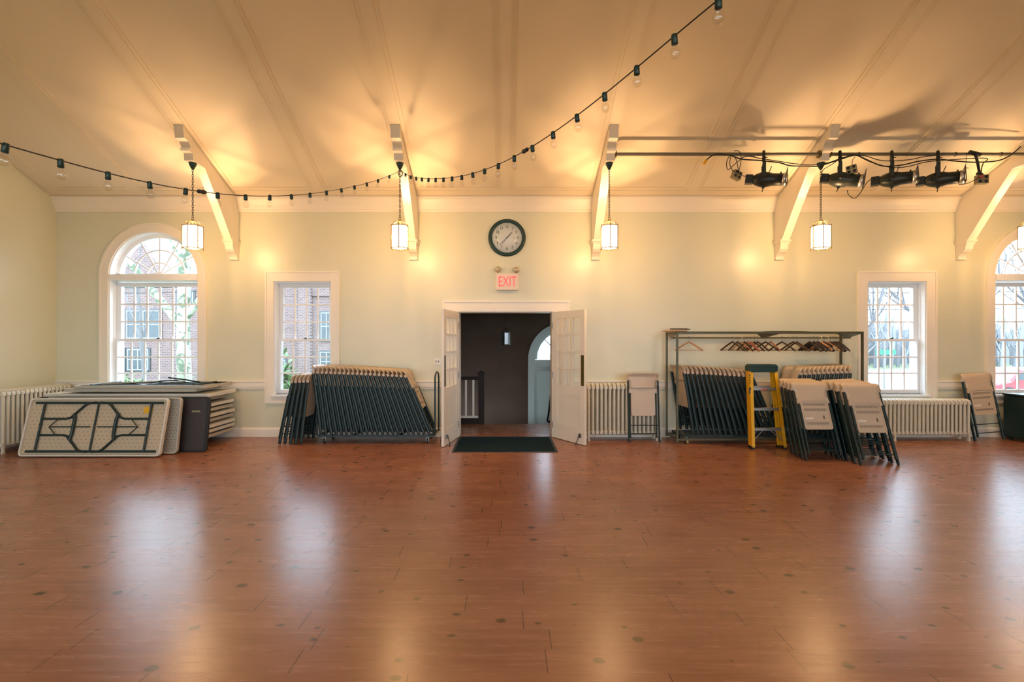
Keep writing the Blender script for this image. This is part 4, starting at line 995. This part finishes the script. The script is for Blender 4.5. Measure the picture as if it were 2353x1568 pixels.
# ------------------------------------------------------------------ lighting pipe and stage lights
YP, ZP = -1.15, 4.168
for x0, x1, lb in ((1.535, 4.378, 'long grey steel pipe between the brackets beside the third and fourth lanterns'), (4.518, 7.335, 'long grey steel pipe holding three stage lights at the upper right')):
    pp = empty('lighting_pipe', ((x0 + x1) / 2, YP, ZP)); tag(pp, lb, 'pipe'); h = (x1 - x0) / 2
    MB().tube([(-h, 0, 0), (h, 0, 0)], .024, 16).build('pipe', M['pipe'], pp)
    for x in (-h, h): MB().tube([(x - .01, 0, 0), (x + .012, 0, 0)], .052, 20).build('flange', M['oldbrass'], pp)
def fixture(x, tilt, label):
    root = empty('stage_light', (x, YP, ZP), (0, 0, -math.atan2(x, 6.85) + .06)); tag(root, label, 'stage light', None); fx = M['fixture']
    c = MB(); c.tube([(0, -.034, -.04), (0, -.040, .0), (0, -.022, .034), (0, .012, .038), (0, .034, .01)], .015, 8, flat=1.3); c.tube([(0, -.034, -.04), (0, -.01, -.075), (0, 0, -.10)], .020, 8, flat=1.2)
    c.tube([(0, .0, -.05), (.045, -.03, -.062)], .006, 6); c.build('pipe_clamp', fx, root)
    y = MB(); y.tube([(0, 0, -.09), (0, 0, -.125)], .016, 10, mi=1)
    y.box(-.018, .018, -.105, .105, -.145, -.135)
    for s in (-1, 1): y.box(-.022, .022, s * .108 - .004, s * .108 + .004, -.37, -.135)
    y.build('yoke', [fx, M['alu']], root)
    R_ = Matrix.Translation((0, 0, -.355)) @ Matrix.Rotation(math.radians(tilt), 4, 'Y')
    XA = Matrix.Rotation(PI / 2, 4, 'Y')
    b = MB(); b.lathe([(0, -.155), (.05, -.15), (.078, -.10), (.100, -.04), (.104, .01), (.098, .06), (.084, .10), (.082, .245), (0, .245)], 28, T=R_ @ XA)
    for k in range(5):
        b.box(-.11 + k * .022, -.10 + k * .022, -.112 + abs(k - 3) * .004, -.095, -.05, -.01, T=R_)
    b.prism([(-.02, -.10), (.03, -.10), (.005, -.135)], -.03, .03, 'y', T=R_); b.build('housing', fx, root)
    k = MB(); k.box(-.235, -.14, -.05, .05, -.055, .06, T=R_); 
    for z in (-.035, -.005, .025, .052): k.box(-.225, -.145, -.058, .058, z - .004, z + .004, T=R_)
    k.build('lamp_cap', fx, root)
    MB().lathe([(.070, .222), (.088, .222), (.088, .272), (.070, .272)], 28, T=R_ @ XA).build('lens_ring', M['alu'], root)
    g = MB(); g.strip([(-.105, -.105), (-.105, .105), (.105, .105), (.105, -.105)], [(-.075, -.075), (-.075, .075), (.075, .075), (.075, -.075)], .275, .283, T=R_ @ Matrix.Rotation(-PI / 2, 4, 'Z') @ Matrix.Rotation(0.10, 4, 'X'), closed=True); g.build('gel_frame', fx, root)
    kn = MB(); kn.tube([R_ @ Vector((.05, -.02, .09)), R_ @ Vector((.075, -.04, .17))], .005, 6); kn.tube([R_ @ Vector((.01, 0, -.10)), R_ @ Vector((.0, -.02, -.175))], .005, 6); kn.tube([R_ @ Vector((.20, 0, .08)), R_ @ Vector((.20, 0, .105))], .010, 8); kn.build('shutter_knobs', fx, root)
    kn2 = MB().lathe([(0, 0), (.022, 0), (.022, .02), (0, .022)], 12, T=Matrix.Translation((0, -.112, -.355)) @ RX); kn2.build('yoke_knob', M['black'], root)
    return root
DP = 6.85
for px, tl_, lb in ((1755, 7, 'black stage light hanging alone on the left pipe, pointing right'), (1930, 13, 'black stage light with most tilted barrel, just right of the fourth lantern chain'), (2049, 2, 'black stage light in the middle of the three on the right pipe'), (2155, 3, 'black stage light rightmost on the right pipe')):
    fixture((px - VX) * DP / F, tl_, lb)
def jbox(px, py, d, rot, lb, sz=.062, hang=None):
    root = empty('junction_box', P(px, py, d), rot); tag(root, lb, 'junction box')
    MB().box(-sz, sz, -.035, .035, -sz * .9, sz * .9).build('box', M['boxgrey'], root, bevel=.004)
    for sx in (-.5, .5):
        for sz_ in (-.45, .45): MB().lathe([(0, 0), (sz * .3, 0), (sz * .3, .003), (0, .003)], 16, T=Matrix.Translation((sx * sz, -.035, sz_ * sz)) @ RX).build('socket', M['black'], root)
    return root
jbox(1692, 403, 6.8, (0, math.radians(22), .25), 'small grey junction box hanging left of the lone stage light')
jbox(1957, 390, 6.75, (.1, math.radians(-8), -.7), 'small grey junction box hanging above the tilted stage light')
jb = jbox(2255, 413, 6.8, (0, math.radians(2), -.2), 'grey junction box with orange plug right of the last stage light', .068)
MB().lathe([(0, 0), (.022, 0), (.018, .03), (0, .032)], 14, T=Matrix.Translation((-.03, -.036, .03)) @ RX).build('orange_plug', M['orange'] if 'orange' in M else M['redink'], jb)
def cable(pts, r, label, d=6.76, name='power_cable'):
    b = MB().tube(spline([P(*(p if len(p) == 3 else (*p, d))) for p in pts], 6), r, 7)
    o = b.build(name, M['cable']); tag(o, label, 'cable'); return o
c1 = cable([(1623, 368), (1636, 358), (1652, 354), (1680, 358), (1705, 366), (1745, 369), (1790, 374), (1815, 381), (1850, 382), (1880, 382), (1905, 375), (1930, 367), (1958, 358), (1974, 359), (2000, 371), (2025, 381), (2049, 382), (2080, 378), (2110, 371), (2155, 366), (2190, 370), (2240, 373), (2290, 370), (2320, 358), (2345, 337)], .0085, 'thick black cable looping under both pipes, ending in a yellow plug')
yc = MB().tube([P(1623, 368, 6.76), P(1617, 378, 6.76)], .020, 8); yc.build('yellow_connector', M['stickeryel'], c1)
cable([(1705, 362), (1720, 359, 6.74), (1745, 364, 6.74), (1790, 371, 6.74), (1830, 377, 6.74), (1870, 379, 6.74), (1903, 374, 6.74), (1935, 363, 6.74), (1960, 356, 6.74)], .006, 'thin black cable alongside the thick one between the fourth lantern and lone stage light')
cable([(1962, 357, 6.73), (1990, 359, 6.73), (2020, 368, 6.73), (2049, 370, 6.73), (2090, 367, 6.73), (2125, 360, 6.73), (2170, 356, 6.73)], .0055, 'thin black cable sagging highest between the stage lights of the right pipe')
cable([(1975, 360, 6.72), (2005, 374, 6.72), (2049, 385, 6.72), (2085, 383, 6.72), (2130, 372, 6.72), (2190, 367, 6.72), (2266, 364, 6.72), (2258, 378, 6.72), (2254, 400, 6.75)], .006, 'thin black cable sagging lowest along the right pipe')
cable([(1687, 347, 6.78), (1698, 348, 6.76), (1703, 362, 6.75), (1700, 385, 6.76), (1697, 398, 6.76)], .005, 'black cable hooked over the left pipe above the junction box', 6.76)
cable([(1697, 396, 6.77), (1692, 368, 6.77), (1680, 356, 6.77), (1670, 372, 6.77), (1673, 390, 6.77), (1690, 376, 6.78), (1712, 360, 6.78), (1735, 360, 6.78)], .005, 'black cable looped in a figure of eight beside the lone stage light')
cable([(1686, 397, 6.79), (1677, 378, 6.79), (1679, 360, 6.79)], .005, 'short black cable drooping from the left pipe to the junction box')
cable([(1704, 404, 6.78), (1718, 406, 6.80)], .005, 'very short cable from junction box into the lone stage light')
cable([(1888, 402, 6.78), (1892, 390, 6.76), (1915, 376, 6.75), (1925, 368, 6.75)], .005, 'black cable from the tilted stage light cap up to the bundle')
cable([(1947, 437, 6.8), (1950, 448, 6.8), (1963, 456, 6.8), (1975, 446, 6.8), (1992, 420, 6.8), (2009, 407, 6.82)], .0052, 'black cable drooping in a V between the tilted and middle stage lights')
cable([(1958, 380, 6.75), (1959, 368, 6.75), (1966, 360, 6.75)], .004, 'short cable holding the junction box above the tilted light')
cable([(2203, 424, 6.82), (2225, 421, 6.8), (2254, 406, 6.76)], .0052, 'black cable from the rightmost stage light to the orange-plugged box')
cable([(2221, 352, 6.78), (2220, 372, 6.78), (2219, 384, 6.78), (2226, 387, 6.78)], .003, 'thin dangling wire end under the right part of the right pipe')
b = MB(); b.tube([P(2240, 352, 6.80), P(2246, 372, 6.80), P(2251, 400, 6.79)], .017, 8); b.tube([P(2228, 350, 6.8), P(2252, 356, 6.8)], .030, 8); b.tube([P(2246, 398, 6.79), P(2256, 402, 6.79)], .025, 8)
tag(b.build('box_arm', M['fixture']), 'black clamp arm holding the orange-plugged junction box', 'bracket')
for px in (1973, 2195, 2300): MB().tube([(math.cos(a) * .027, 0, math.sin(a) * .027) for a in [2 * PI * i / 12 for i in range(12)]], .004, 5, closed=True, T=Matrix.Translation(((px - VX) * DP / F, YP, ZP)) @ Matrix.Rotation(PI / 2, 4, 'Z')).build('cable_tie', M['cable'], c1)

# ------------------------------------------------------------------ string lights
def bulb_strand(data, dstep, first_d, label, plug, run=3.0, lift=.1):
    k = np.arange(1, len(data) + 1); d = first_d - dstep * k
    X = np.array([(p[0] - VX) for p in data]) * d / F; Z = CAM_Z - np.array([(p[1] - VY) for p in data]) * d / F
    tie = np.array([-1.47, -1.09, 3.965])
    kk = np.concatenate([[0], k]); w = np.ones(len(kk)); w[0] = 3
    px_ = np.polyfit(kk, np.concatenate([[tie[0]], X]), 5, w=w); pz_ = np.polyfit(kk, np.concatenate([[tie[2]], Z]), 5, w=w)
    def at(t): return Vector((float(np.polyval(px_, t)), first_d - dstep * t - 8.0 if t > .5 else lerp(tie[1], first_d - dstep * .5 - 8, t / .5), float(np.polyval(pz_, t))))
    root = empty('string_lights', at(0)); tag(root, label, 'string lights'); o = at(0)
    end = at(len(data) + .6); tg = (end - at(len(data))).normalized()
    wp = [at(t) - o for t in np.arange(0, len(data) + .7, .25)] + [end - o + tg * e + Vector((0, 0, lift * e * e)) for e in np.arange(.3, run, .3)]
    MB().tube(wp, .0034, 6).build('wire', M['cable'], root)
    sb = MB(); sb.lathe([(0, .010), (.012, .008), (.0145, 0), (.0150, -.036), (.012, -.038), (0, -.038)], 14); 
    bb = MB(); bb.lathe([(.011, -.036), (.012, -.045), (.020, -.056), (.0255, -.072), (.0235, -.088), (.013, -.100), (0, -.103)], 18, caps=False)
    fl = MB(); fl.tube([(-.004, 0, -.05), (-.006, 0, -.075), (.006, 0, -.075), (.004, 0, -.05)], .0007, 4)
    s0 = None
    for i in range(1, len(data) + 1):
        if s0 is None:
            s0 = sb.build('bulb_socket', M['darkgreen'], root); b0 = bb.build('clear_bulb', M['bulb'], s0); s = s0
        else:
            s = s0.copy(); C.objects.link(s); s.parent = root; b_ = b0.copy(); C.objects.link(b_); b_.parent = s
        s.location = at(i) - o; s.rotation_euler = (random.uniform(-.12, .12), random.uniform(-.12, .12), 0)
    p = at(plug) - o; q = at(plug + .10) - o; dr = (q - p).normalized()
    MB().tube([p - dr * .035, p - dr * .012, p + dr * .012, p + dr * .035], [.010, .017, .013, .015], 10).build('plug', M['cable'], root)
    return root
S1 = [(895, 405), (869, 413), (843, 421), (815, 428), (785, 435), (749, 441), (712, 445), (671, 449), (620, 451), (563, 450), (506, 446), (422, 434), (343, 421), (248, 398), (143, 370), (12, 333)]
S2 = [(931, 400), (944, 405), (956, 408), (970, 410), (984, 411.5), (1001, 411), (1019, 410.5), (1041, 408), (1062, 404), (1086, 398), (1114, 390), (1142, 379), (1177, 363), (1228, 336), (1273, 303), (1327, 265), (1389, 217), (1459, 157), (1548, 84), (1653, -2)]
bulb_strand(S1, .288, 6.92, 'bulb string sagging from the second lantern to the left edge of the photo', 11.5, 5.5, .055)
bulb_strand(S2, .245, 6.92, 'bulb string rising from the second lantern to the top edge of the photo', 13.6, 3.6, .0)
kn = MB()
for i in range(3): kn.tube([(-1.475 + .035 * math.cos(a) * (1 - .2 * i), -1.09 + .02 * math.sin(a * 2 + i), 3.925 + .045 * math.sin(a) - .01 * i) for a in [2 * PI * j / 14 for j in range(14)]], .0035, 6, closed=True)
tag(kn.build('cord_knot', M['cable']), 'tangled knot of dark cord tying the bulb strings under the second lantern canopy', 'cord')

# ------------------------------------------------------------------ outside
GZ = -1.05
MB().box(-70, 90, .32, 90, GZ - .3, GZ).build('ground_lawn', M['ground'], kind='structure')
MB().box(3, 90, 7, 36, GZ, GZ + .02).build('street', M['road'], kind='structure')
MB().box(-70, 90, -40, YF - .35, GZ - .3, GZ).build('ground_behind', M['ground'], kind='structure')
def house(x0, x1, y, ztop, gables, label, wins, depth=10, chim=None):
    root = empty('brick_building', ((x0 + x1) / 2, y, GZ)); tag(root, label, 'building'); cx = (x0 + x1) / 2
    b = MB(); b.box(x0 - cx, x1 - cx, 0, depth, 0, ztop - GZ)
    b.build('brick_wall', M['brick'], root)
    for gi, (g0, g1, gz) in enumerate(gables):
        gm = (g0 + g1) / 2; gy = .10 * gi
        MB().prism([(g0 - cx, ztop - GZ), (gm - cx, gz - GZ), (g1 - cx, ztop - GZ)], -.02 - gy, .35 - gy * .3, 'y').build('brick_gable', M['brick'], root)
        MB().prism([(g0 - cx, ztop - GZ), (gm - cx, gz - GZ - .1), (g1 - cx, ztop - GZ)], .36 + gy, depth - gy, 'y').build('roof', M['slate'], root)
    for (wx, wz, ww, wh) in wins:
        f = MB().box(wx - ww / 2 - .08 - cx, wx + ww / 2 + .08 - cx, -.06, .02, wz - .08 - GZ, wz + wh + .08 - GZ).build('window', M['winglass'], root)
        m = MB()
        for xx in (-ww / 2, -.03, ww / 2 - .06): m.box(wx + xx - cx, wx + xx + .06 - cx, -.09, -.06, wz - GZ, wz + wh - GZ)
        for zz in (0, wh / 2 - .03, wh - .06): m.box(wx - ww / 2 - cx, wx + ww / 2 - cx, -.091, -.061, wz + zz - GZ, wz + zz + .06 - GZ)
        m.build('window_frame', M['slate'], f)
    if chim: MB().box(chim[0] - cx, chim[1] - cx, -.35, .0, 0, chim[2] - GZ).build('chimney_breast', M['brick'], root)
    MB().prism([(0, ztop - GZ - .1), (.3, ztop - GZ - .1), (6, ztop - GZ + 3.2), (depth, ztop - GZ + 3.2), (depth, ztop - GZ)], x0 - cx, x1 - cx, 'x').build('slate_roof', M['slate'], root)
    return root
house(-27, -16.6, 20, 5.4, [(-24.5, -19.6, 9.0), (-27, -24.6, 6.8)], 'brown brick building seen through the left arched window', [(-20.6, 1.7, 1.9, 1.6), (-22.3, -1.0 + .9, 1.2, 1.2), (-20.9, -.1, 1.2, 1.2), (-18.2, 3.4, .9, 1.0)])
house(-16.0, -9.7, 22, 4.3, [(-15.9, -11.2, 10.5), (-12.6, -9.7, 6.4)], 'brown brick gabled building seen through the left narrow window', [(-13.9, 4.4, .6, 1.4), (-14.2, 1.8, .6, 1.4), (-10.9, 1.6, .7, 1.7), (-10.1, 1.6, .4, 1.7), (-10.9, -.3, .8, 1.2), (-13.6, -.2, .4, .6)], chim=(-12.5, -11.8, 5.2))
def tree(base, h, r0, seed, label, m, levels=3, spread=.5, lean=(0, 0), name='bare_tree', trunk=None, fork=.35):
    rnd = random.Random(seed); b = MB()
    def grow(p, d, l, r, lv):
        n = 4; pts = [p.copy()]; q = p.copy(); dd = d.copy(); rs = [r]
        for i in range(n):
            dd = (dd + Vector((rnd.uniform(-.13, .13), rnd.uniform(-.13, .13), rnd.uniform(-.02, .08)))).normalized(); q = q + dd * (l / n); pts.append(q.copy()); rs.append(r * (1 - .55 * (i + 1) / n))
        b.tube(pts, rs, 7 if lv > 1 else 4)
        if lv <= 0: return
        for k in range(4 if lv > 1 else 5):
            t = rnd.uniform(fork if lv == levels else .2, 1.0); i = min(int(t * n), n - 1); s = pts[i].lerp(pts[i + 1], t * n - i)
            nd = (dd + Vector((rnd.uniform(-1, 1), rnd.uniform(-1, 1), rnd.uniform(-.1, .9))) * spread * 1.5).normalized()
            grow(s, nd, l * rnd.uniform(.5, .75), max(.012, rs[i] * .5), lv - 1)
    grow(Vector((0, 0, 0)), Vector((lean[0], lean[1], 1)).normalized(), h, r0, levels)
    o = b.build(name, m, loc=base); tag(o, label, 'tree'); return o
# mottled plane tree close to the arched window
pb = Vector((-9.55, 6.6, GZ)); b = MB()
b.tube([(0, 0, 0), (.02, 0, 1.2), (-.03, 0, 2.6), (.0, 0, 4.2), (.05, 0, 6.5), (.1, 0, 9)], [.24, .20, .18, .17, .13, .09], 14)
b.tube([(-.04, 0, 3.0), (-.5, -.05, 3.6), (-1.0, -.1, 4.25), (-1.6, -.1, 5.0), (-2.0, 0, 5.9), (-2.1, .1, 7.6)], [.12, .11, .10, .09, .08, .05], 10)
b.tube([(.03, 0, 3.3), (.5, .05, 3.9), (.9, .1, 4.9), (1.1, .2, 6.6)], [.12, .10, .09, .05], 10)
b.tube([(0, 0, 4.6), (-.5, .2, 5.6), (-.8, .3, 7.2)], [.08, .06, .03], 8); b.tube([(0, 0, 5.2), (.5, -.1, 6.0), (1.2, 0, 7.0)], [.07, .05, .02], 8)
pt = b.build('plane_tree', M['bark'], loc=pb); tag(pt, 'mottled pale plane tree trunk with a long branch outside the left arched window', 'tree')
def bush(loc, w, h, n, label, seed, blade=.35, name='leafy_shrub'):
    rnd = random.Random(seed); b = MB()
    for i in range(n):
        a = rnd.uniform(0, 2 * PI); rr = w * math.sqrt(rnd.random()); z = rnd.uniform(.1, 1) * h * (1 - .4 * (rr / w) ** 2)
        p = Vector((rr * math.cos(a), rr * math.sin(a) * .6, z)); d = Vector((rnd.uniform(-1, 1), rnd.uniform(-1, 1), rnd.uniform(-.5, .9))).normalized() * blade; s = d.cross(Vector((0, 0, 1))).normalized() * blade * .14
        up = Vector((0, 0, .03))
        b.add([p, p + d * .5 + s, p + d, p + d * .5 - s, p + d * .5 + up], [(0, 1, 4), (1, 2, 4), (2, 3, 4), (3, 0, 4)])
    for i in range(8):
        a = rnd.uniform(0, 2 * PI); b.tube([(0, 0, 0), (w * .5 * math.cos(a), w * .3 * math.sin(a), h * .8)], .02, 5)
    o = b.build(name, M['leaf'], loc=loc); tag(o, label, 'shrub'); return o
bush((-5.15, 3.2, GZ), .62, 2.35, 900, 'bright green leafy shrub outside the left narrow window', 3, .30)
bush((-11.9, 7.0, GZ), 1.0, 1.75, 900, 'yellow-green shrub low outside the left arched window', 4, .22)
bush((-10.6, 9.0, GZ), .8, 1.3, 500, 'green shrub beside the plane tree trunk outside', 5, .22)
tl = [((14.5, 12, GZ), 5.0, .22, 11, 'bare tree outside the right narrow window, left of its centre', 3), ((18.5, 12.5, GZ), 5.5, .25, 12, 'bare tree nearest the right side of the right narrow window', 3), ((27.0, 16.8, GZ), 6, .30, 13, 'large bare tree outside the right arched window', 3),
      ((27.5, 20, GZ), 6.5, .28, 14, 'bare tree beyond the street at the right arched window', 3), ((20.5, 32, GZ), 7, .25, 15, 'bare tree across the street, behind the green sign', 3), ((30.0, 33, GZ), 7, .25, 16, 'farthest bare tree across the street at the right', 3)]
for bs, h, r, sd, lb, lv in tl: tree(bs, h, r, sd, lb, M['twig'], lv)
tree((-15.0, 12.5, GZ), 5.2, .10, 21, 'slender bare tree between the two brick buildings', M['twig'], 2)
b = MB(); rnd = random.Random(5)
for i in range(260):
    x = rnd.uniform(16, 56); y = rnd.uniform(38, 48); h = rnd.uniform(3.0, 6.2)
    b.tube([(x, y, GZ), (x + rnd.uniform(-.4, .4), y, GZ + h * .6), (x + rnd.uniform(-1, 1), y, GZ + h)], [.16, .12, .03], 5)
    for k in range(3): b.tube([(x, y, GZ + h * rnd.uniform(.3, .6)), (x + rnd.uniform(-1.6, 1.6), y, GZ + h * rnd.uniform(.7, 1.0))], [.07, .02], 4)
tag(b.build('woodland', M['mist']), 'grey line of bare trees far beyond the street', 'woods', kind='stuff')
MB().prism([(15, GZ), (60, GZ), (60, GZ + 3.6), (50, GZ + 4.1), (40, GZ + 3.5), (30, GZ + 4.0), (22, GZ + 3.4), (15, GZ + 3.8)], 49, 55, 'y').build('hillside', M['mist'], kind='structure')
def car(loc, rot, m, label, sc=1.0):
    root = empty('car', loc, (0, 0, rot)); tag(root, label, 'car')
    prof = [(-2.15, .35), (-2.2, .62), (-2.05, .80), (-1.2, .92), (-.65, 1.38), (.85, 1.42), (1.55, .98), (2.1, .90), (2.2, .60), (2.15, .32)]
    MB().prism([(x, z) for x, z in prof], -.85, .85, 'y').build('car_body', m, root, bevel=.08)
    MB().prism([(-1.08, .94), (-.62, 1.32), (.80, 1.36), (1.38, .98)], -.865, .865, 'y').build('car_windows', M['winglass'], root)
    for x in (-1.35, 1.35):
        for y in (-.80, .80): MB().tube([(x, y - .1, .33), (x, y + .1, .33)], .33, 20).build('wheel', M['black'], root)
    return root
car((22.3, 13.6, GZ + .02), 0.15, M['carred'], 'red car in the street outside the right arched window')
car((15.6, 16.5, GZ + .02), 0.05, M['carwhite'], 'white car parked outside the right narrow window')
car((16.5, 26.5, GZ + .02), 0.0, M['carwhite'], 'distant white car farther along the street')
sg = empty('street_sign', (15.45, 12.0, GZ)); tag(sg, 'green street name sign on a pole outside the right narrow window', 'sign')
MB().tube([(0, 0, 0), (0, 0, 2.6)], .035, 8).build('pole', M['steel'], sg)
MB().box(-.36, .46, -.012, .012, 2.05, 2.26).build('sign_panel', M['signgreen'], sg)
ut = MB()
for z0, z1, y in ((4.0, 4.25, 12.6), (3.75, 3.9, 12.5), (5.1, 5.3, 12.8), (3.05, 3.2, 12.4)): ut.tube(spline([(6, y, z0), (17, y, z0 - .18), (34, y, z1)], 8), .018, 5)
tag(ut.build('overhead_wires', M['cable']), 'dark overhead wires crossing outside the right windows', 'wires')
ut = MB(); ut.tube(spline([(-24, 10, 3.6), (-12, 10, 3.55), (-3, 10, 4.3)], 8), .02, 5); ut.tube(spline([(-24, 10, 3.45), (-12, 10, 3.35), (-3, 10, 4.15)], 8), .014, 5)
tag(ut.build('overhead_wires', M['cable']), 'overhead wires crossing outside the left narrow window', 'wires')
